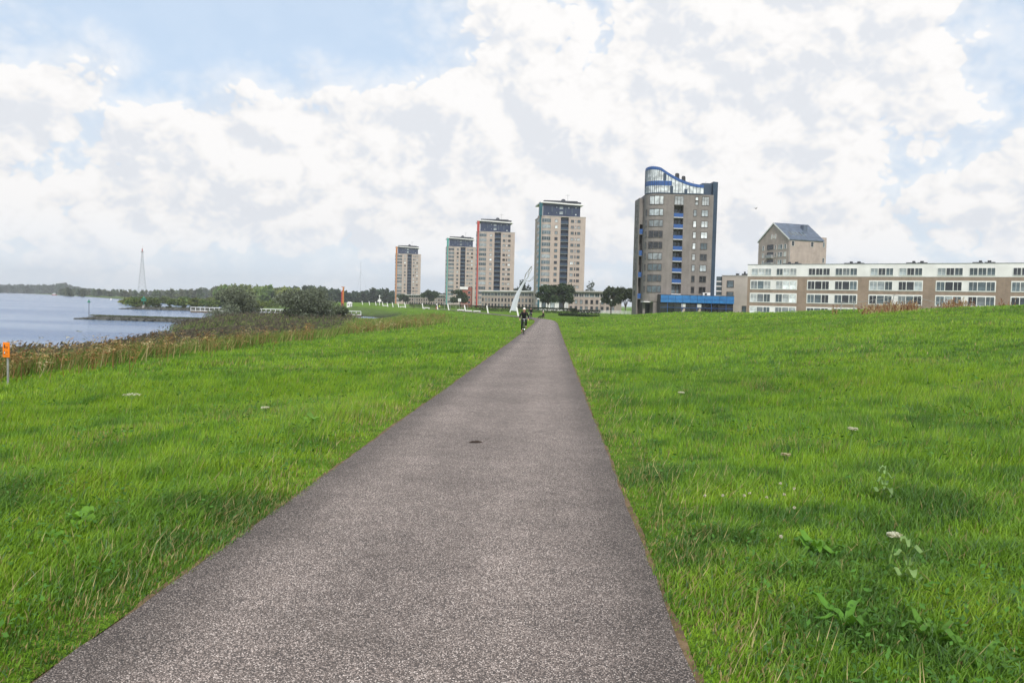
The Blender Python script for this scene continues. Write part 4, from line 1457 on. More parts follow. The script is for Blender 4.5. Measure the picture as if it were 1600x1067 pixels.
# ------------------------------------------------------------------ rough growth, dry umbels and reeds on the river side
def rough_strip():
    rs = np.random.default_rng(91)
    # long olive grass
    n = 230000
    y = 6*(190/6)**rs.random(n)
    x = path_x(y) - rs.uniform(13.0, 34.0, n)
    d = x-np.interp(y, SHY, SHX)
    u = x-path_x(y)
    w0 = sstep(13.5, 18.5, -u + 4*(fbm(x*0.06, y*0.06, 21)-0.5))
    keep = (rs.random(n) < w0) & (d > -1)
    x, y = x[keep], y[keep]
    n = len(x)
    z = zg(x, y)
    pt = fbm(x*0.3, y*0.3, 92, 3)
    h = (0.35+0.65*pt)*rs.uniform(.5, 1.2, n)
    w = 0.007*(1+y*0.05)*rs.uniform(.7, 1.4, n)
    th = rs.uniform(0, 2*PI, n)
    s = np.stack([np.cos(th)*w, np.sin(th)*w, np.zeros(n)], 1)
    l = np.stack([0.25+rs.normal(0, .25, n), rs.normal(0, .25, n), np.zeros(n)], 1)*h[:, None]
    b_ = np.stack([x, y, z], 1)
    v = np.stack([b_-s, b_+s, b_+l+np.array([0, 0, 1.])*h[:, None]], 1).reshape(-1, 3)
    pal = np.array([[0.105, 0.160, 0.034], [0.13, 0.145, 0.040], [0.22, 0.195, 0.080], [0.095, 0.185, 0.030]])
    c = pal[rs.integers(0, 4, n)]*rs.uniform(.65, 1.25, n)[:, None]*(0.85+0.6*pt[:, None])*(1+0.25*sstep(70, 120, y)[:, None])
    o = npmesh('rough_grass', v, np.arange(n*3).reshape(-1, 3), 'dry', np.repeat(c, 3, 0))
    tag(o, 'long olive and straw-coloured grass between the meadow and the reeds', 'grass', kind='stuff')

    # dry umbel weeds in a drift along the meadow's edge
    n = 1150
    y = 9*(165/9)**rs.random(n)
    off = 15.3+2.6*rs.normal(0, 1, n)*0.55 + 3*(fbm(y*0.05, y*0+2.0, 93, 2)-0.5)
    x = path_x(y)-off
    dens_ = fbm(x*0.16, y*0.10, 94, 3)
    keep = dens_ > 0.44
    x, y = x[keep], y[keep]
    V, T_, Cc = [], [], []
    k = 0
    zz = zg(x, y)
    pal = np.array([[0.27, 0.145, 0.055], [0.34, 0.22, 0.095], [0.44, 0.34, 0.17], [0.20, 0.115, 0.055], [0.50, 0.43, 0.26], [0.13, 0.14, 0.045]])
    for i in range(len(x)):
        far = 1+y[i]*0.016
        h = rs.uniform(.40, 1.0)
        c = pal[rs.choice(6, p=[.26, .24, .16, .16, .06, .12])]*rs.uniform(.7, 1.2)
        b_ = np.array([x[i], y[i], zz[i]])
        top = b_+np.array([rs.normal(.06, .08), rs.normal(0, .08), h])
        w = 0.009*far
        sx = np.array([w, 0, 0])
        V += [b_-sx, b_+sx, top]
        T_ += [(k, k+1, k+2)]
        Cc += [c*0.75]*3
        k += 3
        for j in range(rs.integers(3, 7)):
            f = rs.uniform(.45, 1.0)
            p0 = b_+(top-b_)*f
            ang = rs.uniform(0, 2*PI)
            ln_ = rs.uniform(.08, .28)
            p1 = p0+np.array([math.cos(ang)*ln_, math.sin(ang)*ln_, ln_*rs.uniform(.5, 1.1)])
            V += [p0-sx*.6, p0+sx*.6, p1]
            T_ += [(k, k+1, k+2)]
            Cc += [c*0.8]*3
            k += 3
            ur = rs.uniform(.05, .12)*(1+0.25*(far-1))
            ch = c*rs.uniform(.8, 1.3)
            for q in range(7):
                a2 = rs.uniform(0, 2*PI)
                rr_ = ur*math.sqrt(rs.random())
                ce = p1+np.array([math.cos(a2)*rr_, math.sin(a2)*rr_, rs.uniform(-.02, .03)])
                s_ = ur*0.34
                a3 = rs.uniform(0, 2*PI)
                V += [ce+np.array([math.cos(a3)*s_, math.sin(a3)*s_, rs.uniform(-.02, .02)]), ce+np.array([math.cos(a3+2.1)*s_, math.sin(a3+2.1)*s_, rs.uniform(-.02, .02)]), ce+np.array([math.cos(a3+4.2)*s_, math.sin(a3+4.2)*s_, 0.01])]
                T_ += [(k, k+1, k+2)]
                Cc += [ch]*3
                k += 3
    o = npmesh('dry_weeds', np.array(V), np.array(T_), 'dry', np.array(Cc))
    tag(o, 'drift of rust-brown dried umbel weeds edging the meadow', 'weeds', kind='stuff')

    # reeds
    n = 60000
    y = 14*(200/14)**rs.random(n)
    sh = np.interp(y, SHY, SHX)
    wd_ = np.where(y > 100, 40, 15)
    x = sh + rs.uniform(-2.5, 1, n)*1.0 + rs.random(n)**1.2*wd_
    u = x-path_x(y)
    dn = fbm(x*0.13, y*0.13, 95, 3)
    keep = (u < -19.5 - 5*dn - 10*sstep(85, 125, y)) & (rs.random(n) < 0.25+1.3*(dn-0.2))
    x, y = x[keep], y[keep]
    n = len(x)
    z = np.maximum(zg(x, y), WATER-0.3)
    h = rs.uniform(1.35, 2.15, n)*(0.72+0.55*fbm(x*0.2, y*0.2, 96, 2))*np.where(y < 105, 0.72, 0.74)
    far = 1+y*0.018
    b_ = np.stack([x, y, z], 1)
    lean = np.stack([0.16+rs.normal(0, .07, n), rs.normal(0, .08, n), np.zeros(n)], 1)*h[:, None]
    tip = b_+lean+np.array([0, 0, 1.])*h[:, None]
    Vs, Ts, Cs = [], [], []
    k = 0

    def addt(a, b2, c2, col):
        nonlocal k
        v = np.stack([a, b2, c2], 1).reshape(-1, 3)
        Vs.append(v)
        Ts.append(np.arange(len(v)).reshape(-1, 3)+k)
        Cs.append(np.repeat(col, 3, 0))
        k += len(v)
    th = rs.uniform(0, PI, n)
    s = np.stack([np.cos(th), np.sin(th), np.zeros(n)], 1)*(0.010*far)[:, None]
    tone = (0.6+0.8*fbm(x*0.25, y*0.25, 97, 3))[:, None]
    cg = np.array([[0.110, 0.155, 0.052], [0.20, 0.20, 0.095], [0.085, 0.125, 0.044]])[rs.integers(0, 3, n)]*tone*rs.uniform(.7, 1.3, n)[:, None]
    addt(b_-s, b_+s, tip, cg)
    for q in range(3):
        f = rs.uniform(.2, .85, n)[:, None]
        p0 = b_+(tip-b_)*f
        ang = rs.normal(0.2, 1.2, n)
        ln_ = rs.uniform(.25, .6, n)
        e = p0+np.stack([np.cos(ang)*ln_, np.sin(ang)*ln_, ln_*rs.uniform(-.1, .8, n)], 1)
        addt(p0-np.array([0, 0, .018])*far[:, None], p0+np.array([0, 0, .018])*far[:, None], e, cg*rs.uniform(.8, 1.25, n)[:, None])
    pl = rs.random(n) < 0.38
    e = tip[pl]+np.stack([rs.uniform(.08, .26, pl.sum()), rs.normal(0, .06, pl.sum()), rs.uniform(.05, .22, pl.sum())], 1)
    w = (np.array([0, 0, 0.05])*far[pl][:, None])
    cp = np.array([0.080, 0.070, 0.055])*rs.uniform(.6, 1.5, pl.sum())[:, None]
    addt(tip[pl]-w, tip[pl]+w, e, cp)
    o = npmesh('reeds', np.vstack(Vs), np.vstack(Ts), 'dry', np.vstack(Cs))
    tag(o, 'dense dark-plumed reeds along the water', 'reeds', kind='stuff')

    # reddish dock and dead stalks on the field's crest
    n = 2000
    px = rs.uniform(1300, 1640, n)
    Y = rs.uniform(74, 88, n)
    xx = np.array([xat(p, q) for p, q in zip(px, Y)])
    dn = fbm(px*0.02, px*0+5.0, 98, 3)
    keep = rs.random(n) < sstep(0.36, 0.62, dn)*np.clip((px-1290)/60, 0, 1)
    xx, Y, dn = xx[keep], Y[keep], dn[keep]
    n = len(xx)
    z = zg(xx, Y)
    h = rs.uniform(.2, .9, n)*(0.4+dn)
    b_ = np.stack([xx, Y, z], 1)
    tip = b_+np.stack([rs.normal(0, .15, n), rs.normal(0, .15, n), h], 1)
    Vs, Ts, Cs, k = [], [], [], 0
    c = np.array([[0.22, 0.10, 0.055], [0.30, 0.19, 0.10], [0.16, 0.075, 0.045], [0.35, 0.28, 0.17]])[rs.integers(0, 4, n)]*rs.uniform(.7, 1.25, n)[:, None]
    s = np.array([0.025, 0, 0])
    addt(b_-s, b_+s, tip, c)
    for q in range(5):
        p0 = b_+(tip-b_)*rs.uniform(.4, 1.0, n)[:, None]
        e = rs.normal(0, .07, (n, 3))
        addt(p0-s*1.6, p0+s*1.6, p0+e+np.array([0, 0, .07]), c*rs.uniform(.8, 1.2, n)[:, None])
    o = npmesh('dry_weeds', np.vstack(Vs), np.vstack(Ts), 'dry', np.vstack(Cs))
    tag(o, 'reddish dead dock stalks along the field crest below the wire fence', 'weeds', kind='stuff')


rough_strip()
#--SECTION4--


# ------------------------------------------------------------------ hedges, fences and street things by the towers
def hedge(label, px0, Y0, px1, Y1, h, w, n, seed, col=(0.030, 0.045, 0.022)):
    a = Vector((xat(px0, Y0), Y0, 0))
    b2 = Vector((xat(px1, Y1), Y1, 0))
    rs = np.random.default_rng(seed)
    t = thing('hedge', label, 'hedge', (a.x, a.y, 0))
    f = rs.random(n)
    dv = b2-a
    ln = dv.length
    nx, ny = -dv.y/ln, dv.x/ln
    o = rs.uniform(-w/2, w/2, n)
    x, y = f*dv.x+nx*o, f*dv.y+ny*o
    zb = zg(x+a.x, y+a.y)
    top = h*(0.93+0.14*fbm(f*ln*0.5, f*0+1.0, seed, 3))
    z = zb + top*np.where(rs.random(n) < 0.5, rs.random(n), rs.uniform(.8, 1.0, n))
    v, tr = cards(x, y, z, 0.16*rs.uniform(.6, 1.3, n), rs)
    c = np.array(col)*rs.uniform(.6, 1.5, n)[:, None]
    npmesh('foliage', v, tr, 'leaf', np.repeat(c, 4, 0), t)
    m = MB()
    for i in range(int(ln/1.2)):
        q = (i+.5)/int(ln/1.2)
        zz = zq(a.x+dv.x*q, a.y+dv.y*q)
        m.tube([(dv.x*q, dv.y*q, zz-.1), (dv.x*q+.1, dv.y*q, zz+h*.8)], 0.05, 4, False)
    m.build('stems', 'bark', t)


hedge('long dark clipped hedge behind the white sail sculpture', 742, 278, 900, 262, 1.75, 1.4, 9000, 101)
hedge('dark hedge running on towards the picket fence', 893, 262, 938, 266, 1.3, 1.2, 3000, 102)
hedge('low dark planted strip in front of the longer hedges', 874, 208, 937, 204, 0.55, 1.5, 3200, 103, (0.035, 0.055, 0.022))
hedge('distant dark hedge behind the pale benches', 640, 400, 742, 330, 1.6, 1.4, 5000, 104)

pf = thing('picket_fence', 'white picket fence between the hedge and the taupe tower', 'fence', (xat(905, 288), 288, 0))
xa, xb = 0.0, xat(990, 270)-xat(905, 288)
NP = 44
pk = MB().box(-0.09, 0.09, -0.02, 0.02, 0.05, 1.15).add([(-0.09, -0.02, 1.15), (0.09, -0.02, 1.15), (0.09, 0.02, 1.15), (-0.09, 0.02, 1.15), (0, 0, 1.27)], [(0, 1, 4), (1, 2, 4), (2, 3, 4), (3, 0, 4)]).mesh('picket', 'white_paint')
pz0, pz1 = zq(xat(905, 288), 288)+0.1, zq(xat(990, 270), 270)+0.1
for i in range(NP):
    f = i/(NP-1)
    inst('picket', pk, pf, (xb*f, -18*f, pz0+(pz1-pz0)*f), -0.75)
for z in (0.35, 0.9):
    MB().add([(0, 0.03, pz0+z), (xb, -17.97, pz1+z), (xb, -17.97, pz1+z+0.1), (0, 0.03, pz0+z+0.1), (0, 0.07, pz0+z), (xb, -17.93, pz1+z), (xb, -17.93, pz1+z+.1), (0, 0.07, pz0+z+.1)],
             [(0, 1, 2, 3), (5, 4, 7, 6), (3, 2, 6, 7), (1, 0, 4, 5), (0, 3, 7, 4), (2, 1, 5, 6)]).build('rail', 'white_paint', pf)


def lamp(px, Y, h, label, head='globe'):
    x = xat(px, Y)
    t = thing('street_lamp', label, 'street lamp', (x, Y, zq(x, Y)), 0, 'street lamps')
    MB().tube([(0, 0, -0.2), (0, 0, h)], [0.09, 0.055], 8).build('pole', 'dark_metal', t)
    MB().ellipsoid((0, 0, h+0.25), (0.3, 0.3, 0.28), 10, 7).build('lamp_head', 'white_paint', t, True)
    MB().tube([(0, 0, 0), (0, 0, 0.5)], 0.14, 8).build('base', 'dark_metal', t)


lamp(955, 262, 4.3, 'slim dark lamp post with pale globe in front of the picket fence')
lamp(938, 300, 4.0, 'slim lamp post with pale globe beside the brownish houses')

# ------------------------------------------------------------------ white sail sculpture
sx = xat(803, 250)
sc_t = thing('sculpture', 'tall leaning white sail sculpture with curling wires at its tip', 'sculpture', (sx, 250, zq(sx, 250)))
k_ = 250/F


def sp(px, py):
    q = at(px, py, 250)
    return (q.x-sx, q.z-zq(sx, 250))


lft = [sp(*p) for p in ((797.0, 485), (800.5, 472), (806, 459), (813, 447), (820, 436.5), (826.5, 429))]
rgt = [sp(*p) for p in ((807.0, 486), (808.8, 474), (812, 461), (816.6, 449), (821.8, 438), (827.2, 429.3))]
mm = MB()
n_ = len(lft)
for s_, yy in ((0, -0.18), (1, 0.18)):
    for i in range(n_):
        th_ = (1-i/(n_-1)*0.7)
        mm.v += [(lft[i][0], yy*0.3*th_ + 0.05*i, lft[i][1]), ((lft[i][0]+rgt[i][0])/2, yy*1.6*th_ + 0.05*i, (lft[i][1]+rgt[i][1])/2), (rgt[i][0], yy*0.3*th_ + 0.05*i, rgt[i][1])]
for i in range(n_-1):
    for j in range(2):
        a, b_, c_, d_ = i*3+j, i*3+j+1, (i+1)*3+j+1, (i+1)*3+j
        mm.f += [(a, b_, c_, d_), (d_+3*n_, c_+3*n_, b_+3*n_, a+3*n_)]
    mm.f += [(i*3, (i+1)*3, (i+1)*3+3*n_, i*3+3*n_), (i*3+2, i*3+2+3*n_, (i+1)*3+2+3*n_, (i+1)*3+2)]
mm.f += [(0, 3*n_, 3*n_+1, 1), (1, 3*n_+1, 3*n_+2, 2)]
mm.build('blade', 'sculpture_grey', sc_t)
lg = [sp(*p) for p in ((797.5, 484), (796.6, 492))]
MB().tube([(lg[0][0], 0, lg[0][1]), (lg[1][0], -0.6, lg[1][1]-0.15)], 0.10, 6).build('strut', 'white_paint', sc_t)
for pts, r_ in ((((819, 437), (822, 428), (826, 422), (829.5, 417), (830.5, 415.8), (829, 418.5), (826.5, 423), (825, 429)), 0.10),
                (((825, 431), (829, 424), (831, 419), (830.6, 416)), 0.09),
                (((820.5, 436.5), (823, 439.5), (828, 438.5), (832, 434), (835, 430), (835.5, 432), (832, 437), (827, 440), (822, 439)), 0.07),
                (((819.5, 433), (821.5, 427), (825, 424), (827.5, 426), (826, 432), (823, 436)), 0.07)):
    q = [sp(*p) for p in pts]
    MB().tube([(a, 0.25+0.12*math.sin(i*1.3), b_) for i, (a, b_) in enumerate(q)], r_, 5).build('wire', 'galvanised', sc_t)

# ------------------------------------------------------------------ leaning white posts along the promenade
post_me = [MB().add([(-0.16, -0.16, -0.2), (0.16, -0.16, -0.2), (0.16, 0.16, -0.2), (-0.16, 0.16, -0.2), (-0.62, -0.14, 2.0), (-0.34, -0.14, 2.06), (-0.34, 0.14, 2.06), (-0.62, 0.14, 2.0)],
                    [(3, 2, 1, 0), (4, 5, 6, 7), (0, 1, 5, 4), (1, 2, 6, 5), (2, 3, 7, 6), (3, 0, 4, 7)]).mesh('shaft', 'white_paint'),
           MB().box(-0.26, 0.26, -0.26, 0.26, -0.2, 0.10).mesh('foot', 'concrete')]
POSTS = [(811.0, 176, 'leaning white post beside the cyclist, nearest of its row'),
         (763.5, 222, 'leaning white post standing alone on the lawn before the long hedge'),
         (728.3, 240, 'leaning white post rising out of the pale benches'),
         (702.0, 260, 'leaning white post at the end of the metal frame'),
         (684.6, 272, 'leaning white post beside the two people on the promenade'),
         (661.8, 292, 'leaning white post at the end of a single pale bench'),
         (634.2, 330, 'leaning white post in front of the orange-finned tower, towards the people'),
         (623.5, 346, 'leaning white post right under the orange-finned tower'),
         (614.6, 362, 'leaning white post just before the orange-finned tower'),
         (606.5, 378, 'leaning white post two along from the orange-finned tower'),
         (599.0, 395, 'leaning white post next to the white signpost, tower side'),
         (588.0, 420, 'leaning white post next to the white signpost, river side'),
         (578.0, 440, 'leaning white post third from the far end of the row'),
         (567.0, 460, 'leaning white post second from the far end of the row')]
for px, Y, lb_ in POSTS:
    x = xat(px, Y)
    z = zq(x, Y)
    t = thing('leaning_post', lb_, 'post', (x, Y, z), 0, 'leaning white posts along the promenade')
    inst('shaft', post_me[0], t, (0, 0, 0))
    inst('foot', post_me[1], t, (0, 0, 0))

# pale block benches
bench_me = [MB().box(-1.0, 1.0, -0.3, 0.3, 0.34, 0.58).mesh('seat', 'white_panel'), MB().box(-0.2, 0.2, -0.22, 0.22, -0.15, 0.337).mesh('leg', 'concrete')]
for px, Y, lb_ in ((720, 236, 'pale block bench left of the post that rises among the benches'), (732.5, 238, 'pale block bench right behind the post that rises among the benches'),
                   (745.5, 234, 'pale block bench at the end nearest the sail sculpture'), (667, 288, 'pale block bench standing alone beside a leaning post'),
                   (628.5, 338, 'pale block bench in front of the orange-finned tower'), (602.5, 388, 'pale block bench farthest along the promenade')):
    x = xat(px, Y)
    t = thing('block_bench', lb_, 'bench', (x, Y, zq(x, Y)), R(12), 'pale block benches')
    inst('seat', bench_me[0], t, (0, 0, 0))
    for s_ in (-0.75, 0.75):
        inst('leg', bench_me[1], t, (s_, 0, 0))

# metal frame with notice boards
Y = 285
x0, x1 = xat(694.5, Y), xat(731, Y)
fr_t = thing('metal_frame', 'thin pale metal frame like a bike rack shelter behind the benches', 'shelter', (x0, Y, zq(x0, Y)))
wd_ = x1-x0
MB().tube([(0, 0, 2.35), (wd_, 0, 2.1)], 0.07, 5).build('top_rail', 'galvanised', fr_t)
for i in range(5):
    MB().tube([(wd_*i/4, 0, -0.2), (wd_*i/4, 0, 2.3-0.06*i)], 0.06, 5).build('post', 'galvanised', fr_t)
nb = thing('notice_board', 'small white notice board on a pole behind the benches', 'sign', (xat(718, 280), 280, zq(xat(718, 280), 280)))
MB().tube([(0, 0, -0.2), (0, 0, 3.0)], 0.06, 6).build('pole', 'galvanised', nb)
MB().box(-0.5, 0.5, -0.10, -0.06, 2.9, 3.9).build('panel', 'white_paint', nb)
for i in range(4):
    MB().box(-0.38, 0.30-0.1*(i % 2), -0.105, -0.101, 3.65-0.2*i, 3.71-0.2*i).build('print', 'print_black', nb)

sgn = thing('signpost', 'white signpost with cross boards and round top before the dark wood', 'sign', (xat(593, 430), 430, zq(xat(593, 430), 430)))
MB().tube([(0, 0, -0.3), (0, 0, 4.6)], 0.16, 7).build('pole', 'white_paint', sgn)
MB().box(-1.0, 1.0, -0.2, -0.165, 1.9, 2.6).build('board', 'white_paint', sgn)
MB().box(-0.8, 0.8, 0.165, 0.2, 2.7, 3.2).build('board', 'white_paint', sgn)
MB().ellipsoid((0, 0, 4.9), (0.38, 0.2, 0.38)).build('disc', 'white_paint', sgn, True)

# orange column and cabin
oc = thing('orange_column', 'tall slim orange and red column on the green dike', 'column', (xat(535.5, 420), 420, zq(xat(535.5, 420), 420)))
MB().add([(-0.75, -0.4, -0.3), (-0.02, -0.4, -0.3), (-0.02, 0.4, -0.3), (-0.75, 0.4, -0.3), (-0.55, -0.4, 8.9), (-0.02, -0.4, 8.9), (-0.02, 0.4, 8.9), (-0.55, 0.4, 8.9)],
         [(3, 2, 1, 0), (4, 5, 6, 7), (0, 1, 5, 4), (1, 2, 6, 5), (2, 3, 7, 6), (3, 0, 4, 7)]).build('shaft', 'red_paint', oc)
MB().box(0.0, 0.62, -0.45, 0.45, -0.3, 10.4).build('shaft', 'orange_paint', oc)
MB().box(-0.6, 0.9, -0.55, 0.55, 10.403, 10.7).build('cap', 'orange_paint', oc)
MB().box(-0.1, 0.5, -0.49, -0.453, 0.4, 2.2).build('plaque', 'print_black', oc)
cb = thing('cabin', 'little white cabin beside the orange column', 'cabin', (xat(546.5, 415), 415, zq(xat(546.5, 415), 415)))
MB().box(-1.2, 1.2, -1, 1, -0.3, 1.9).build('wall', 'white_paint', cb)
MB().add([(-1.35, -1.15, 1.903), (1.35, -1.15, 1.903), (1.35, 1.15, 1.903), (-1.35, 1.15, 1.903), (-0.7, 0, 2.5), (0.7, 0, 2.5)], [(3, 2, 1, 0), (0, 1, 5, 4), (2, 3, 4, 5), (1, 2, 5), (3, 0, 4)]).build('roof', 'white_panel', cb)
window(cb, -0.5, -1.0, 1.1, 0.7, 0.9, 1, 'white_frame', 'glass_dark')
MB().box(0.3, 0.9, -1.06, -1.003, -0.1, 1.6).build('door', 'grey_metal', cb)

# ------------------------------------------------------------------ river things
def groyne(label, px0, px1, Y0, Y1, h, w, seed):
    a = Vector((xat(px0, Y0), Y0, 0))
    b2 = Vector((xat(px1, Y1), Y1, 0))
    t = thing('groyne', label, 'groyne', (a.x, a.y, WATER))
    dv = b2-a
    ln = dv.length
    ang = math.atan2(dv.y, dv.x)
    t.rotation_euler = (0, 0, ang)
    rs = np.random.default_rng(seed)
    ns, nc = 60, 7
    m = MB()
    pr = [(-1, -0.5), (-.72, .45), (-.4, .92), (0, 1), (.4, .92), (.72, .45), (1, -0.5)]
    for i in range(ns):
        f = i/(ns-1)
        tp = min(1, f*5+0.12)
        for (q, z) in pr:
            m.v.append((f*ln+rs.uniform(-.15, .15), q*w*(.5+.5*tp)+rs.uniform(-.2, .2), (z*h*tp if z > 0 else z)+rs.uniform(-.1, .1)))
    for i in range(ns-1):
        for j in range(nc-1):
            m.f.append((i*nc+j, (i+1)*nc+j, (i+1)*nc+j+1, i*nc+j+1))
    m.build('core', 'wet_stone', t)
    st = MB()
    for i in range(260):
        f = rs.random()**1.3
        tp = min(1, f*5+0.12)
        q = rs.choice([-1, 1])*rs.uniform(.35, 1.0)
        s = rs.uniform(.15, .38)
        z = h*tp*(1-abs(q)**1.6)*1.0+0.02
        st.ellipsoid((f*ln, q*w*(.5+.5*tp), z), (s, s*rs.uniform(.7, 1.2), s*.6), 5, 3)
    o = st.build('stones', 'wet_stone', t)
    o['kind'] = 'stuff'
    n = 2600
    x = rs.uniform(ln*.12, ln, n)
    y = rs.normal(0, w*.28, n)
    z = h*0.95*np.ones(n)
    hh = rs.uniform(.15, .4, n)
    v = np.stack([np.stack([x-.05, y, z], 1), np.stack([x+.05, y, z], 1), np.stack([x+rs.normal(.05, .1, n), y, z+hh], 1)], 1).reshape(-1, 3)
    c = np.array([0.075, 0.085, 0.035])*rs.uniform(.6, 1.4, n)[:, None]
    g_ = npmesh('turf', v, np.arange(n*3).reshape(-1, 3), 'dry', np.repeat(c, 3, 0), t)
    g_['kind'] = 'stuff'
    return t, a, ang, ln


g1, ga, gang, gln = groyne('low dark stone groyne reaching into the river, nearer one', 120, 318, 172, 168, 0.85, 1.7, 111)
g2, hb, hang, hln = groyne('dark stone groyne with shrubs and green beacon, farther one', 188, 352, 300, 296, 1.0, 2.2, 112)
for i, (f, s_, lb_) in enumerate(((0.20, 1.25, 'low olive mound of scrub right beside the green beacon'), (0.37, .8, 'first little bush on the far groyne counting from the beacon scrub'), (0.47, .75, 'second little bush on the far groyne counting from the beacon scrub'),
                                  (0.61, .7, 'third little bush on the far groyne counting from the beacon scrub'), (0.70, .85, 'fourth little bush on the far groyne counting from the beacon scrub'), (0.84, .7, 'last little bush on the far groyne, nearest the jetty'))):
    q = hb + Vector((math.cos(hang), math.sin(hang), 0))*hln*f
    tree('shrub', lb_, (q.x, q.y, WATER+0.75), 1.9*s_+0.3, 1.6*s_*(1.9 if i == 0 else 1), 0.1, (0.055, 0.07, 0.03), 420, 0.2, 'bushes on the far groyne', 120+i, spread=5, cat='bush')
q = hb + Vector((math.cos(hang), math.sin(hang), 0))*hln*0.235
bc = thing('beacon', 'green harbour beacon on the far groyne', 'beacon', (q.x, q.y-0.6, WATER+0.8))
MB().tube([(0, 0, -0.3), (0, 0, 1.0)], [0.75, 0.5], 10).build('base', 'concrete', bc)
MB().tube([(0, 0, 1.0), (0, 0, 3.3)], 0.16, 8).build('pole', 'green_paint', bc)
MB().box(-0.9, 0.9, -0.15, 0.15, 2.3, 3.3).tube([(0, 0, 3.3), (0, 0, 4.2)], [0.55, 0.02], 8).build('topmark', 'green_paint', bc)
q = at(139, 494, 172)
mk = thing('marker_pole', 'thin pole with green cone topmark at the tip of the nearer groyne', 'beacon', (q.x, 172, WATER+0.3))
MB().tube([(0, 0, -0.6), (0, 0, 3.4)], 0.055, 6).build('pole', 'dark_metal', mk)
MB().tube([(0, 0, 3.3), (0, 0, 3.45)], [0.32, 0.32], 8).tube([(0, 0, 3.45), (0, 0, 3.95)], [0.26, 0.03], 8).build('topmark', 'green_paint', mk)
q = at(173.5, 466, 700)
by = thing('buoy', 'tiny white buoy on the open river', 'buoy', (q.x, 700, WATER))
MB().ellipsoid((0, 0, 0.3), (0.9, 0.9, 0.7)).build('float', 'white_paint', by, True)
MB().tube([(0, 0, 0.8), (0, 0, 2.0)], [0.2, 0.1], 6).build('mast', 'white_paint', by)
# boat
q = at(85, 458, 1400)
bt = thing('boat', 'small white cabin boat with red waterline under the far bank', 'boat', (q.x, 1400, WATER), R(25))
hull = MB()
hp = [(-4, -1.5), (2.2, -1.5), (4.6, 0), (2.2, 1.5), (-4, 1.5)]
hull.v = [(x*.86, y*.8, -0.5) for x, y in hp] + [(x, y, 1.3) for x, y in hp]
hull.f = [(4, 3, 2, 1, 0), (5, 6, 7, 8, 9)] + [(i, (i+1) % 5, 5+(i+1) % 5, 5+i) for i in range(5)]
hull.build('hull', 'hull_red', bt)
MB().box(-2.8, 1.6, -1.2, 1.2, 1.303, 3.6).build('cabin', 'white_paint', bt)
MB().box(-2.4, 1.2, -1.23, -1.203, 2.4, 3.1).build('window', 'glass_dark', bt)
MB().box(-3.0, 1.8, -1.3, 1.3, 3.603, 3.8).build('roof', 'white_paint', bt)
MB().tube([(0, 0, 3.8), (0, 0, 6.2)], 0.12, 5).build('mast', 'grey_metal', bt)

# jetty with white railing
Y = 238
xa, xb = xat(300, Y), xat(566, Y)
zd = at(400, 488.5, Y).z
jt = thing('jetty', 'long dark jetty with white railing, mostly hidden behind the willow bushes', 'jetty', (xa, Y, 0))
ln = xb-xa
NPL = 40
pl_me = MB().box(0.02, ln/NPL-0.02, -1.0, 1.0, -0.12, 0.0).mesh('plank', 'timber')
for i in range(NPL):
    inst('plank', pl_me, jt, (ln*i/NPL, 0, zd))
MB().box(0, ln, -1.0, -0.8, zd-0.45, zd-0.123).box(0, ln, 0.8, 1.0, zd-0.45, zd-0.123).build('beam', 'timber', jt)
pile = MB().tube([(0, 0, -3.0), (0, 0, zd-0.13)], 0.16, 7).mesh('pile', 'timber')
for i in range(13):
    for s_ in (-0.7, 0.7):
        inst('pile', pile, jt, (ln*(i+.5)/13, s_, 0))
rp = MB().box(-0.06, 0.06, -0.06, 0.06, 0.003, 1.15).mesh('rail_post', 'white_paint')
NR = 36
for i in range(NR+1):
    inst('rail_post', rp, jt, (0.1+(ln-0.2)*i/NR, -0.93, zd))
for z in (0.12, 1.06):
    MB().box(0.05, ln-0.05, -1.01, -0.993, zd+z, zd+z+0.14).build('rail', 'white_paint', jt)
# low timber stumps by the inlet
for i in range(6):
    px = 551+i*2.4
    q = at(px, 498, 205)
    zz = zq(q.x, 205)
    MB().tube([(0, 0, -0.4), (0.03, 0, 0.75+0.1*(i % 2))], 0.13, 7).build('x', 'timber')
    o = bpy.context.scene.objects[-1] if False else C.objects[-1]
    o.name = 'mooring_stump'
    o.location = (q.x, 205, zz)
    tag(o, ['short dark timber stump, river-side end of the row below the jetty', 'second timber stump from the river side, below the jetty end', 'third timber stump from the river side, below the jetty end', 'fourth timber stump from the river side, below the jetty end', 'fifth timber stump from the river side, below the jetty end', 'short dark timber stump, dike-side end of the row below the jetty'][i], 'stump', 'timber stumps below the jetty')

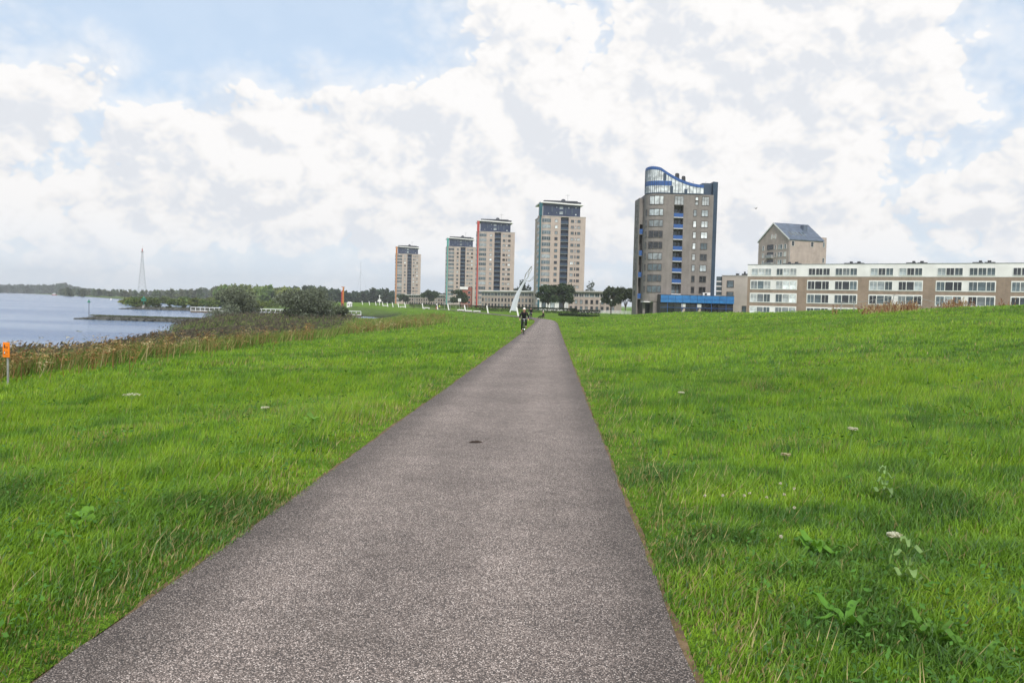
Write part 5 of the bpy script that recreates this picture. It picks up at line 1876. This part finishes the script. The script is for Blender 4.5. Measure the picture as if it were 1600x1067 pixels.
# lattice pylon and thin mast
def pylon(px, Y, H, label):
    x = xat(px, Y)
    t = thing('pylon', label, 'pylon', (x, Y, -3.2), R(18))

    def wz(z):
        f = z/H
        return 7.2*(1-f)**1.5+0.75
    lv = [0]
    while lv[-1] < H*0.86:
        lv.append(lv[-1]+max(3.2, wz(lv[-1])*1.25))
    lv = [z for z in lv if z < H*0.86]+[H*0.86]
    for sx_, sy_ in ((-1, -1), (1, -1), (1, 1), (-1, 1)):
        MB().tube([(sx_*wz(z), sy_*wz(z), z) for z in lv], 0.17, 4).build('leg', 'pale_steel', t)
    br = MB()
    for i in range(len(lv)-1):
        za, zb = lv[i], lv[i+1]
        a, b_ = wz(za), wz(zb)
        for k in range(4):
            c0 = [(-1, -1), (1, -1), (1, 1), (-1, 1)][k]
            c1 = [(1, -1), (1, 1), (-1, 1), (-1, -1)][k]
            br.tube([(c0[0]*a, c0[1]*a, za), (c1[0]*b_, c1[1]*b_, zb)], 0.10, 3, False)
            br.tube([(c1[0]*a, c1[1]*a, za), (c0[0]*b_, c0[1]*b_, zb)], 0.10, 3, False)
            br.tube([(c0[0]*b_, c0[1]*b_, zb), (c1[0]*b_, c1[1]*b_, zb)], 0.09, 3, False)
    br.build('bracing', 'pale_steel', t)
    MB().box(-2.6, 2.6, -2.0, 2.0, H*.86, H*.875).build('platform', 'grey_metal', t)
    MB().tube([(0, 0, H*.875), (0, 0, H*.93)], 1.0, 6).build('mast_head', 'red_paint', t)
    MB().tube([(0, 0, H*.93), (0, 0, H)], [0.8, 0.5], 6).build('mast_tip', 'white_paint', t)


pylon(222, 1500, 95, 'tall slender lattice pylon on the far bank')
ms = thing('radio_mast', 'hair-thin distant mast above the dark wood', 'mast', (xat(563, 1800), 1800, -3))
MB().tube([(0, 0, 0), (0, 0, 88)], [0.35, 0.2], 5).build('shaft', 'pale_steel', ms)
for a in (0.3, 2.4, 4.5):
    MB().tube([(0, 0, 70), (22*math.cos(a), 22*math.sin(a), 0)], 0.08, 3).build('guy_wire', 'grey_metal', ms)

# gull
gq = at(1181, 326, 140)
gu = thing('gull', 'single grey gull flying between the taupe tower and the gabled block', 'bird', gq, R(30))
MB().ellipsoid((0, 0, 0), (0.22, 0.07, 0.07), 8, 6).add([(0.05, 0.03, 0.02), (-0.1, 0.03, 0.02), (-0.08, 0.35, 0.14), (0.03, 0.35, 0.15), (-0.14, 0.62, 0.06)], [(0, 1, 2, 3), (3, 2, 4)]).add([(0.05, -0.03, 0.02), (-0.1, -0.03, 0.02), (-0.08, -0.35, 0.14), (0.03, -0.35, 0.15), (-0.14, -0.62, 0.06)], [(3, 2, 1, 0), (4, 2, 3)]).build('body', 'cloth_grey', gu)

# ------------------------------------------------------------------ wire fence on the field's crest
ft = thing('wire_fence', 'sagging grey wire fence on the crest before the white-topped row', 'fence', (0, 0, 0))
FP = [(1313, 86, 1.0, .1), (1334, 85.5, .95, 0), (1368, 85, 1.15, -.03), (1390, 85, 1.55, .38), (1432, 84, 1.55, .02), (1470, 83.5, 1.35, .05), (1508, 83, 2.0, -.02), (1525, 83, 2.1, -.22), (1546, 82.5, 1.3, 0), (1586, 82, 2.35, -.25), (1610, 81.5, 2.2, 0), (1650, 81, 2.2, .05)]
tops_ = []
for px, Y, h, ln_ in FP:
    x = xat(px, Y)
    z = zq(x, Y)
    MB().tube([(x, Y, z-0.3), (x+ln_, Y, z+h)], 0.045 if h < 2 else 0.055, 6).build('post', 'galvanised' if h < 2.05 else 'timber', ft)
    tops_.append(Vector((x+ln_, Y, z+h)))
for a, b_ in zip(tops_[:-1], tops_[1:]):
    for fz in (0.96, 0.6, 0.3):
        za = a.z-(1-fz)*1.1
        zb = b_.z-(1-fz)*1.1
        pts = [(a.x+(b_.x-a.x)*i/6, a.y+(b_.y-a.y)*i/6, za+(zb-za)*i/6-0.10*math.sin(PI*i/6)) for i in range(7)]
        MB().tube(pts, 0.022 if fz > .9 else 0.008, 4, False).build('wire', 'galvanised', ft)
for px, Y, l1 in ((1490, 83.2, -.55), (1590, 81.8, -.18)):
    x = xat(px, Y)
    z = zq(x, Y)
    MB().tube([(x+.25, Y, z-.2), (x+l1*.3, Y, z+1.0), (x+l1, Y, z+1.75)], [.11, .09, .07], 6).build('stake', 'timber', ft)

# ------------------------------------------------------------------ orange marker sign in the weeds
q = ground_at(10, 606)
sg = thing('marker_sign', 'orange warning marker on a grey post in the dry weeds', 'sign', (q.x, q.y, q.z), R(-22))
sc = q.y/F
h0, h1 = at(12, 558.5, q.y).z-q.z, at(12, 535, q.y).z-q.z
hw = 8.0*sc
MB().tube([(0, 0.04, -0.3), (0, 0.04, h1+0.035)], 0.026, 8).build('post', 'galvanised', sg)
pn = MB().box(-hw, hw, -0.012, 0.012, h0, h1).build('panel', 'sign_orange', sg)
bv = pn.modifiers.new('round', 'BEVEL')
bv.width = 0.008
bv.segments = 2
H_ = h1-h0
yy = -0.0135


def pr(x0, x1, z0, z1, mat='print_black'):
    MB().add([(x0*hw, yy, h0+z0*H_), (x1*hw, yy, h0+z0*H_), (x1*hw, yy, h0+z1*H_), (x0*hw, yy, h0+z1*H_)], [(0, 1, 2, 3)]).build('print', mat, pn)


pr(-.55, -.25, .62, .80)
pr(-.48, -.30, .80, .86)
for i in range(6):
    pr(-.12+i*.14, -.04+i*.14, .62+.03*(i % 2), .74-.02*(i % 3))
pr(-.15, .62, .585, .60)
pr(-.78, .78, .13, .15)
MB().add([(-.72*hw, yy, h0+.22*H_), (-.06*hw, yy, h0+.22*H_), (-.39*hw, yy, h0+.50*H_)], [(0, 1, 2)]).build('print', 'print_black', pn)
MB().add([(-.58*hw, yy-.001, h0+.26*H_), (-.20*hw, yy-.001, h0+.26*H_), (-.39*hw, yy-.001, h0+.42*H_)], [(0, 1, 2)]).build('print', 'white_paint', pn)
pr(.08, .66, .40, .42)
pr(.08, .60, .34, .36)
pr(.08, .64, .28, .30)

# ------------------------------------------------------------------ people and bicycles
def skin_mesh(name, joints, bones, mat, parent, sub=2):
    """one continuous body grown over a skeleton: joints name -> (x, y, z, rx[, ry])"""
    names = list(joints)
    me = bpy.data.meshes.new(name)
    me.from_pydata([joints[n][:3] for n in names], [(names.index(a), names.index(b_)) for a, b_ in bones], [])
    o = link(bpy.data.objects.new(name, me), parent)
    o.modifiers.new('skin', 'SKIN').use_smooth_shade = True
    sk_ = me.skin_vertices[0].data if me.skin_vertices else None
    if sk_ is None:
        bpy.context.view_layer.objects.active = o
        bpy.ops.mesh.customdata_skin_add()
        sk_ = me.skin_vertices[0].data
    for i, n in enumerate(names):
        r = joints[n][3:]
        sk_[i].radius = (r[0], r[1] if len(r) > 1 else r[0])
        sk_[i].use_root = (i == 0)
    ss_ = o.modifiers.new('smooth', 'SUBSURF')
    ss_.levels = ss_.render_levels = sub
    me.materials.append(MATS[mat])
    return o


def person(label, loc, rz, J, jacket, trousers, hair, group=None, scale=1.0):
    """J: pelvis chest neck head and left/right shoulder elbow hand hip knee ankle toe; the figure faces -y"""
    t = thing('person', label, 'person', loc, rz, group)
    t.scale = (scale,)*3
    j = {k: Vector(v) for k, v in J.items()}
    up = (j['head']-j['neck']).normalized()
    body = {'pelvis': (*j['pelvis'], .12, .10), 'waist': (*((j['pelvis']+j['chest'])/2), .115, .09), 'chest': (*j['chest'], .14, .10), 'neck': (*j['neck'], .055),
            'jaw': (*(j['neck']+(j['head']-j['neck'])*.55), .075, .085), 'head': (*j['head'], .082, .098), 'crown': (*(j['head']+up*.07), .06, .075)}
    bones = [('pelvis', 'waist'), ('waist', 'chest'), ('chest', 'neck'), ('neck', 'jaw'), ('jaw', 'head'), ('head', 'crown')]
    for s in ('l', 'r'):
        sh, eb, hd = j[s+'_shoulder'], j[s+'_elbow'], j[s+'_hand']
        d = (hd-eb).normalized()
        sd2 = d.cross(Vector((0, 0, 1)))
        sd2 = sd2.normalized() if sd2.length > .05 else Vector((1, 0, 0))
        body.update({s+'sh': (*sh, .058), s+'el': (*eb, .042), s+'wr': (*hd, .028), s+'pm': (*(hd+d*.07), .036, .02)})
        bones += [('chest', s+'sh'), (s+'sh', s+'el'), (s+'el', s+'wr'), (s+'wr', s+'pm')]
        for i, (o_, l_) in enumerate(((-.032, .075), (-.011, .09), (.011, .085), (.032, .065))):
            a = hd+d*.09+sd2*o_
            body[s+'f%d' % i] = (*(a+d*l_*.5), .009)
            body[s+'g%d' % i] = (*(a+d*l_*.75+Vector((0, 0, -.03))), .008)
            bones += [(s+'pm', s+'f%d' % i), (s+'f%d' % i, s+'g%d' % i)]
        body[s+'t'] = (*(hd+d*.06+sd2*(.055 if s == 'l' else -.055)), .010)
        bones.append((s+'wr', s+'t'))
        hp_, kn, an, to = j[s+'_hip'], j[s+'_knee'], j[s+'_ankle'], j[s+'_toe']
        body.update({s+'hp': (*hp_, .085), s+'kn': (*kn, .056), s+'an': (*an, .040), s+'to': (*to, .036)})
        bones += [('pelvis', s+'hp'), (s+'hp', s+'kn'), (s+'kn', s+'an'), (s+'an', s+'to')]
    b_o = skin_mesh('body', body, bones, 'skin', t)
    jk = {'a': (*j['pelvis'], .155, .125), 'b': (*((j['pelvis']+j['chest'])/2), .150, .12), 'c': (*j['chest'], .172, .128), 'd': (*(j['chest']+(j['neck']-j['chest'])*.75), .085)}
    jb = [('a', 'b'), ('b', 'c'), ('c', 'd')]
    tr_ = {'p': (*j['pelvis'], .148, .122)}
    tb = []
    for s in ('l', 'r'):
        eb, hd = j[s+'_elbow'], j[s+'_hand']
        jk.update({s+'1': (*j[s+'_shoulder'], .078), s+'2': (*eb, .060), s+'3': (*(eb+(hd-eb)*1.02), .045)})
        jb += [('c', s+'1'), (s+'1', s+'2'), (s+'2', s+'3')]
        kn, an = j[s+'_knee'], j[s+'_ankle']
        tr_.update({s+'1': (*j[s+'_hip'], .108), s+'2': (*kn, .080), s+'3': (*(kn+(an-kn)*.92), .062)})
        tb += [('p', s+'1'), (s+'1', s+'2'), (s+'2', s+'3')]
        to = j[s+'_toe']
        skin_mesh('shoe', {'a': (*an, .052), 'b': (*(an+(to-an)*.5+Vector((0, 0, -.02))), .055, .045), 'c': (*to, .046, .036)}, [('a', 'b'), ('b', 'c')], 'cloth_grey', t)
    skin_mesh('jacket', jk, jb, jacket, t)
    skin_mesh('trousers', tr_, tb, trousers, t)
    # hair cap, ears, face
    h = j['head']
    hm = MB().ellipsoid((h.x, h.y+.022, h.z+.045), (.100, .108, .105), 12, 8, -0.15).build('hair', hair, t, True)
    fc = MB()
    for sx_ in (-1, 1):
        fc.ellipsoid((h.x+sx_*.092, h.y+.01, h.z-.01), (.016, .028, .036), 6, 5)
    fc.ellipsoid((h.x, h.y-.108, h.z-.012), (.014, .024, .026), 6, 5)
    fc.build('ears_and_nose', 'skin', b_o, True)
    ey = MB()
    for sx_ in (-1, 1):
        ey.ellipsoid((h.x+sx_*.034, h.y-.092, h.z+.012), (.013, .010, .008), 6, 5)
    ey.ellipsoid((h.x, h.y-.097, h.z-.052), (.026, .010, .006), 6, 4)
    ey.build('eyes_and_mouth', 'print_black', b_o, True)
    return t


def bicycle(label, loc, rz, frame='dark_metal', group=None):
    t = thing('bicycle', label, 'bicycle', loc, rz, group)
    R_ = 0.345
    for y in (-0.56, 0.54):
        w = MB().torus((0, y, R_), R_-0.02, 0.021).build('wheel', 'black_rubber', t, True)
        MB().torus((0, y, R_), R_-0.045, 0.010).build('rim', 'chrome', w, True)
        s = MB()
        for i in range(18):
            a = 2*PI*i/18
            s.tube([(0.02*(-1)**i, y, R_), (0, y+(R_-.05)*math.cos(a), R_+(R_-.05)*math.sin(a))], 0.0016, 3, False)
        s.tube([(-.05, y, R_), (.05, y, R_)], 0.022, 8)
        s.build('spokes', 'chrome', w)
    fr_ = MB()
    bb, st, hd0, hd1 = (0, .06, .29), (0, .22, .82), (0, -.40, .86), (0, -.43, .72)
    fr_.tube([hd0, hd1], .022, 8).tube([hd1, bb], .019, 8).tube([hd0, (0, .20, .72)], .017, 8).tube([bb, st], .017, 8)
    for sx_ in (-.05, .05):
        fr_.tube([bb, (sx_, .54, R_)], .010, 6).tube([(0, .20, .74), (sx_, .54, R_)], .009, 6)
        fr_.tube([hd1, (sx_, -.48, .60), (sx_, -.56, R_)], .012, 6)
    fr_.build('frame', frame, t, True)
    MB().tube([(0, -.40, .86), (0, -.41, 1.02)], .013, 7).tube([(-.30, -.20, 1.02), (-.27, -.33, 1.05), (-.10, -.41, 1.03), (.10, -.41, 1.03), (.27, -.33, 1.05), (.30, -.20, 1.02)], .012, 7).build('handlebar', 'chrome', t, True)
    for sx_ in (-.30, .30):
        MB().tube([(sx_, -.24, 1.028), (sx_, -.13, 1.005)], .018, 7).build('grip', 'black_rubber', t, True)
    MB().tube([st, (0, .24, .93)], .013, 7).build('seat_post', 'chrome', t, True)
    MB().ellipsoid((0, .30, .955), (.095, .11, .035), 10, 6).ellipsoid((0, .17, .955), (.04, .13, .028), 10, 6).build('saddle', 'black_rubber', t, True)
    MB().torus((.045, .06, .29), .085, .008, n=20, k=4).tube([(-.09, .06, .29), (.09, .06, .29)], .014, 6).tube([(.085, .06, .29), (.085, .05, .455)], .010, 5).tube([(-.085, .06, .29), (-.085, .07, .125)], .010, 5).build('crank', 'dark_metal', t, True)
    for sx_, z, y in ((.135, .455, .05), (-.135, .125, .07)):
        MB().box(sx_-.045, sx_+.045, y-.035, y+.035, z-.012, z+.012).build('pedal', 'black_rubber', t)
    for y, a0, a1 in ((-.56, 20, 150), (.54, 10, 170)):
        m_ = MB()
        pts = [(y+(R_+.02)*math.cos(R(a0+(a1-a0)*i/12)), R_+(R_+.02)*math.sin(R(a0+(a1-a0)*i/12))) for i in range(13)]
        for (ya, za), (yb, zb) in zip(pts[:-1], pts[1:]):
            m_.add([(-.026, ya, za), (.026, ya, za), (.026, yb, zb), (-.026, yb, zb)], [(0, 1, 2, 3)])
        mo = m_.build('mudguard', frame, t)
        so = mo.modifiers.new('thick', 'SOLIDIFY')
        so.thickness = 0.004
    MB().ellipsoid((0, -.50, .90), (.045, .05, .045), 8, 6).build('headlight', 'chrome', t, True)
    MB().box(-.11, .11, .36, .80, .72, .735).tube([(.07, .72, .72), (.07, .56, .36)], .006, 4).tube([(-.07, .72, .72), (-.07, .56, .36)], .006, 4).build('rear_rack', 'dark_metal', t)
    return t


RIDE = {'pelvis': (0, .30, 1.02), 'chest': (0, .13, 1.36), 'neck': (0, .05, 1.52), 'head': (0, .0, 1.66),
        'l_shoulder': (.19, .10, 1.43), 'l_elbow': (.30, -.02, 1.20), 'l_hand': (.295, -.16, 1.06),
        'r_shoulder': (-.19, .10, 1.43), 'r_elbow': (-.30, -.02, 1.20), 'r_hand': (-.295, -.16, 1.06),
        'l_hip': (.10, .28, .98), 'l_knee': (.15, -.08, .86), 'l_ankle': (.135, .10, .545), 'l_toe': (.14, -.04, .485),
        'r_hip': (-.10, .28, .98), 'r_knee': (-.14, .04, .62), 'r_ankle': (-.135, .13, .22), 'r_toe': (-.14, 0.0, .16)}


def rider(px, py, Y, lbl_p, lbl_b, mats, rz):
    x = xat(px, Y)
    z = float(path_z(np.array([Y]))[0])+0.006+Y*0.0003
    bicycle(lbl_b, (x, Y, z), rz, 'dark_metal', 'bicycles on the path')
    person(lbl_p, (x, Y, z), rz, RIDE, *mats)


rider(819.5, 521, 57.0, 'white-haired person in black jacket and trousers riding towards the viewer', 'dark bicycle under the white-haired rider', ('cloth_black', 'cloth_black', 'hair_white'), R(3))
rider(829.5, 499, 128, 'smaller dark-dressed person riding farther back along the path', 'bicycle of the farther rider near the path bend', ('cloth_black', 'cloth_navy', 'hair_dark'), R(-14))

# resting figure on a bench by the bend
bx, bY = xat(848.0, 136), 136
bz = zq(bx, bY)
pb = thing('park_bench', 'dark slatted bench at the path bend, seen from its end', 'bench', (bx, bY, bz), R(-78))
sl_me = MB().box(-0.8, 0.8, -0.045, 0.045, 0, 0.03).mesh('slat', 'timber')
for i in range(4):
    inst('slat', sl_me, pb, (0, -0.18+0.11*i, 0.42))
for i in range(3):
    o = inst('slat', sl_me, pb, (0, 0.25+0.05*i, 0.56+0.13*i))
    o.rotation_euler = (R(75), 0, 0)
for s_ in (-0.6, 0.6):
    MB().box(s_-0.03, s_+0.03, -0.2, -0.14, -0.1, 0.417).box(s_-0.03, s_+0.03, 0.16, 0.22, -0.1, 0.417).box(s_-0.03, s_+0.03, -0.2, 0.22, 0.36, 0.416).build('leg', 'dark_metal', pb)
SIT = {'pelvis': (0, .08, .55), 'chest': (0, .16, .92), 'neck': (0, .15, 1.09), 'head': (0, .11, 1.23),
       'l_shoulder': (.18, .15, 1.0), 'l_elbow': (.25, .10, .74), 'l_hand': (.15, -.10, .62),
       'r_shoulder': (-.18, .15, 1.0), 'r_elbow': (-.25, .10, .74), 'r_hand': (-.15, -.10, .62),
       'l_hip': (.10, .05, .54), 'l_knee': (.13, -.38, .50), 'l_ankle': (.11, -.82, .16), 'l_toe': (.11, -.93, .20),
       'r_hip': (-.10, .05, .54), 'r_knee': (-.10, -.38, .52), 'r_ankle': (-.08, -.84, .19), 'r_toe': (-.08, -.95, .24)}
person('person in dark clothes lounging on the bench with legs stretched out', (bx, bY, bz), R(-78), SIT, 'cloth_black', 'cloth_black', 'hair_white')

STAND = {'pelvis': (0, 0, .95), 'chest': (0, .01, 1.28), 'neck': (0, .0, 1.46), 'head': (0, -.02, 1.60),
         'l_shoulder': (.18, .01, 1.38), 'l_elbow': (.24, .03, 1.10), 'l_hand': (.23, -.04, .86),
         'r_shoulder': (-.18, .01, 1.38), 'r_elbow': (-.24, .03, 1.10), 'r_hand': (-.23, -.04, .86),
         'l_hip': (.10, 0, .92), 'l_knee': (.12, -.10, .50), 'l_ankle': (.12, -.06, .08), 'l_toe': (.12, -.20, .04),
         'r_hip': (-.10, 0, .92), 'r_knee': (-.11, .04, .50), 'r_ankle': (-.11, .16, .10), 'r_toe': (-.11, .04, .04)}
for px, Y, lb_, mt, rz in ((682.0, 268, 'person in navy jacket walking on the far promenade', ('cloth_navy', 'cloth_red', 'hair_dark'), .6), (687.0, 266, 'person in pale yellow jacket walking beside the navy-jacketed one', ('cloth_yellow', 'cloth_grey', 'hair_dark'), .8),
                           (647.0, 305, 'dark figure standing near the single pale bench', ('cloth_black', 'cloth_black', 'hair_dark'), 2.0)):
    x = xat(px, Y)
    person(lb_, (x, Y, zq(x, Y)), rz, STAND, *mt)

# ------------------------------------------------------------------ small things close by
# tar joint across the path where two lengths of paving meet
jm = MB()
jn = 24
for i in range(jn+1):
    x = -HALF+0.03+(2*HALF-0.06)*i/jn
    yj = 43.5+0.05*math.sin(i*1.9)+0.03*math.sin(i*4.7)
    wj = 0.07+0.03*math.sin(i*2.3)
    zj = float(path_z(np.array([yj]))[0])+0.006+yj*0.0003+0.006
    jm.v += [(x, yj-wj, zj), (x, yj+wj, zj)]
jm.f = [(2*i, 2*i+2, 2*i+3, 2*i+1) for i in range(jn)]
jo = jm.build('tar_joint', 'wet_stone')
tag(jo, kind='structure')
q = ground_at(743, 697)
lf = MB()
pts = [(-.085, 0, .008), (-.04, .022, .022), (.03, .024, .026), (.085, .004, .012), (.03, -.018, .014), (-.04, -.02, .012)]
lf.add(pts + [(a, b_, c-.004) for a, b_, c in pts], [(0, 1, 2, 3, 4, 5)[::-1], (6, 7, 8, 9, 10, 11)] + [(i, (i+1) % 6, 6+(i+1) % 6, 6+i) for i in range(6)])
lo = lf.build('fallen_leaf', 'brown_leaf')
lo.location = (q.x, q.y, q.z+0.038)
lo.rotation_euler = (0, 0, .12)
tag(lo, 'single dark dry leaf lying on the path', 'leaf')
cr_ = None


def leafy(label, px, py, nl, L_, w, col, seed, h=0.0, erect=0.5, name='broadleaf_weed', group='broad-leaved weeds in the meadow'):
    """rosette or stalk of broad leaves, each leaf a part"""
    rs = np.random.default_rng(seed)
    q = ground_at(px, py)
    t = thing(name, label, 'plant', (q.x, q.y, q.z), 0, group)
    c = np.array(col)
    if h:
        MB().tube([(0, 0, -.02), (.01, .01, h*.6), (.02, .0, h)], [.006, .005, .003], 6).build('stem', 'green_stem', t)
    for i in range(nl):
        a = i*2.4+rs.uniform(-.3, .3)
        l = L_*rs.uniform(.65, 1.1)
        z0 = h*(.25+.75*i/max(1, nl-1)) if h else .02
        e = erect*rs.uniform(.6, 1.3)
        V_, T2 = [], []
        ns = 6
        for k in range(ns+1):
            f = k/ns
            wd = w*l*math.sin(PI*min(1, .06+f*.94))**.8*(1 if f < 1 else 0)
            r_ = l*f*math.cos(e*(1-f*.6))
            zz = z0+l*(math.sin(e)*f - .45*f*f)+.02*math.sin(f*9+i)
            for s_, dz_ in ((-1, .012), (0, 0), (1, .012)):
                V_.append((math.cos(a)*r_-math.sin(a)*wd*s_, math.sin(a)*r_+math.cos(a)*wd*s_, zz+dz_*(1 if f else 0)))
        for k in range(ns):
            for s_ in range(2):
                b0 = k*3+s_
                T2 += [(b0, b0+1, b0+4), (b0, b0+4, b0+3)]
        cc = np.tile(c*rs.uniform(.75, 1.25), (len(V_), 1))
        npmesh('leaf', np.array(V_), np.array(T2), 'leaf', cc, t, True)
    return t


plain('green_stem', (0.16, 0.27, 0.06), 0.6, 0.3, 0.15, 20)
LG = (0.110, 0.240, 0.035)
leafy('big pale rosette of long dock leaves low in the right-hand meadow', 1452, 1010, 13, .21, .10, LG, 201, 0.06, .75)
leafy('upright pale-leaved thistle-like stalk above the big dock rosette', 1416, 935, 7, .12, .22, (0.22, 0.34, 0.12), 202, .30, .6)
leafy('small upright stalk with paired pale leaves amid open grass', 1380, 790, 8, .11, .24, (0.22, 0.34, 0.13), 203, .30, .35)
leafy('dock leaves at the very bottom edge of the right-hand meadow', 1530, 1050, 9, .19, .11, LG, 204, 0.04, .8)
leafy('narrow leaf clump between the dock rosette and the path', 1320, 990, 7, .24, .09, (0.10, 0.24, 0.03), 205, 0.03, .9)
leafy('bright round-leaved weed in the left-hand meadow near the frame edge', 130, 828, 8, .16, .34, (0.16, 0.33, 0.04), 206, .10, .5)
leafy('bright small weed beside the round-leaved one in the left-hand meadow', 88, 850, 6, .13, .36, (0.13, 0.29, 0.035), 207, .06, .5)
leafy('small pale weed on the left verge close to the path, halfway along', 487, 668, 7, .22, .2, (0.16, 0.32, 0.045), 208, .10, .7)
leafy('leafy weed at mid-distance in the right-hand meadow near the white flowers', 1275, 872, 8, .20, .16, (0.13, 0.29, 0.035), 209, .05, .8)


def umbel(label, px, py, h, r, seed, col=(0.62, 0.62, 0.50)):
    rs = np.random.default_rng(seed)
    q = ground_at(px, py)
    t = thing('white_umbel', label, 'flower', (q.x, q.y, q.z), 0, 'white umbel flowers in the meadow')
    MB().tube([(0, 0, -.02), (.01, 0, h*.6), (.03, .0, h)], [.006, .005, .004], 6).build('stem', 'green_stem', t)
    m = MB()
    for i in range(10):
        a = i*2.4
        rr_ = r*math.sqrt((i+.5)/10)
        m.tube([(.03, 0, h-.01), (.03+math.cos(a)*rr_, math.sin(a)*rr_, h+.05)], .0025, 3, False)
    m.build('rays', 'green_stem', t)
    n = 170
    a = rs.uniform(0, 2*PI, n)
    rr_ = r*1.08*np.sqrt(rs.random(n))
    v, tr = cards(.03+np.cos(a)*rr_, np.sin(a)*rr_, h+.055+rs.uniform(-.006, .010, n)-.25*rr_**2, .012*rs.uniform(.7, 1.3, n), rs, .7)
    npmesh('florets', v, tr, 'leaf', np.repeat(np.array(col)*rs.uniform(.85, 1.1, n)[:, None], 4, 0), t)


umbel('widest white umbel in the left-hand meadow', 203, 668, .42, .11, 211)
umbel('small white umbel in the left-hand meadow, close to the path', 411, 668, .22, .05, 212)
umbel('white umbel flower in the right-hand meadow at mid-distance', 1326, 722, .30, .045, 213)
umbel('pale umbel flower in the right-hand meadow, path side', 1221, 758, .24, .042, 214, (0.5, 0.46, 0.28))
umbel('white umbel flower just above the thistle-like stalk', 1386, 912, .24, .038, 215)
umbel('tiny white umbel far out in the right-hand meadow', 1060, 648, .30, .055, 216)


def clover_heads():
    rs = np.random.default_rng(221)
    V_, T2, Cc = [], [], []
    k = 0
    for px, py in ((1100, 812), (1128, 813), (1162, 806), (1170, 803), (1197, 805), (1224, 803), (1218, 792), (1240, 790), (1240, 824), (1219, 880), (560, 790), (836, 870)):
        q = ground_at(px, py)
        if abs(q.x) < HALF:
            continue
        n = 34
        d = rs.normal(size=(n, 3))
        d /= np.linalg.norm(d, axis=1)[:, None]
        h = rs.uniform(.14, .20)
        p = np.array([q.x, q.y, q.z+h])+d*np.array([.009, .009, .008])
        v, tr = cards(p[:, 0], p[:, 1], p[:, 2], .007, rs)
        V_.append(v)
        T2.append(tr+k)
        Cc.append(np.tile(np.array([.62, .58, .50]), (len(v), 1)))
        k += len(v)
        w = .0025
        v = np.array([[q.x-w, q.y, q.z], [q.x+w, q.y, q.z], [q.x, q.y, q.z+h]])
        V_.append(v)
        T2.append(np.array([[0, 1, 2]])+k)
        Cc.append(np.tile(np.array([.1, .2, .04]), (3, 1)))
        k += 3
    o = npmesh('clover_flowers', np.vstack(V_), np.vstack(T2), 'leaf', np.vstack(Cc))
    tag(o, 'scattered small white clover flower heads in the meadow', 'flowers', kind='stuff')


clover_heads()


# pale dry seed stalks standing out of the verge
def stalks():
    rs = np.random.default_rng(231)
    n = 620
    y = 2.5*(30/2.5)**rs.random(n)
    side = np.where(rs.random(n) < .55, 1, -1)
    u = side*(HALF+0.12+np.abs(rs.normal(0, .55, n)))
    x = path_x(y)+u
    keep = fbm(x*.9, y*.9, 62, 3) > .45
    x, y = x[keep], y[keep]
    n = len(x)
    z = zg(x, y)
    h = rs.uniform(.10, .27, n)
    b_ = np.stack([x, y, z], 1)
    tip = b_+np.stack([rs.normal(.06, .07, n), rs.normal(0, .07, n), h], 1)
    w = np.stack([.0009*(1+y*.08), 0*y, 0*y], 1)
    v1_ = np.stack([b_-w, b_+w, tip], 1).reshape(-1, 3)
    mid = b_+(tip-b_)*.75
    w2 = w*1.9
    v2_ = np.stack([mid-w2, mid+w2, tip+(tip-b_)*.15], 1).reshape(-1, 3)
    c = np.array([.46, .39, .20])*rs.uniform(.7, 1.2, n)[:, None]
    o = npmesh('dry_stalks', np.vstack([v1_, v2_]), np.arange(n*6).reshape(-1, 3), 'dry', np.vstack([np.repeat(c, 3, 0)]*2))
    tag(o, 'thin straw-coloured seed stalks along the path verges', 'grass', kind='stuff')


stalks()

# ------------------------------------------------------------------ haze: the damp air over the river
m = bpy.data.materials.new('air')
m.use_nodes = True
MATS['air'] = m
for n in list(m.node_tree.nodes):
    m.node_tree.nodes.remove(n)
pvn = m.node_tree.nodes.new('ShaderNodeVolumePrincipled')
pvn.inputs['Color'].default_value = (0.93, 0.96, 1.0, 1)
pvn.inputs['Density'].default_value = 0.00019
pvn.inputs['Anisotropy'].default_value = 0.2
on = m.node_tree.nodes.new('ShaderNodeOutputMaterial')
m.node_tree.links.new(pvn.outputs[0], on.inputs['Volume'])
hz = MB().box(-4700, 4700, -4700, 4700, -7.5, 105).build('haze', 'air')
tag(hz, 'thin pale damp air over the river and meadows', 'haze', kind='stuff')
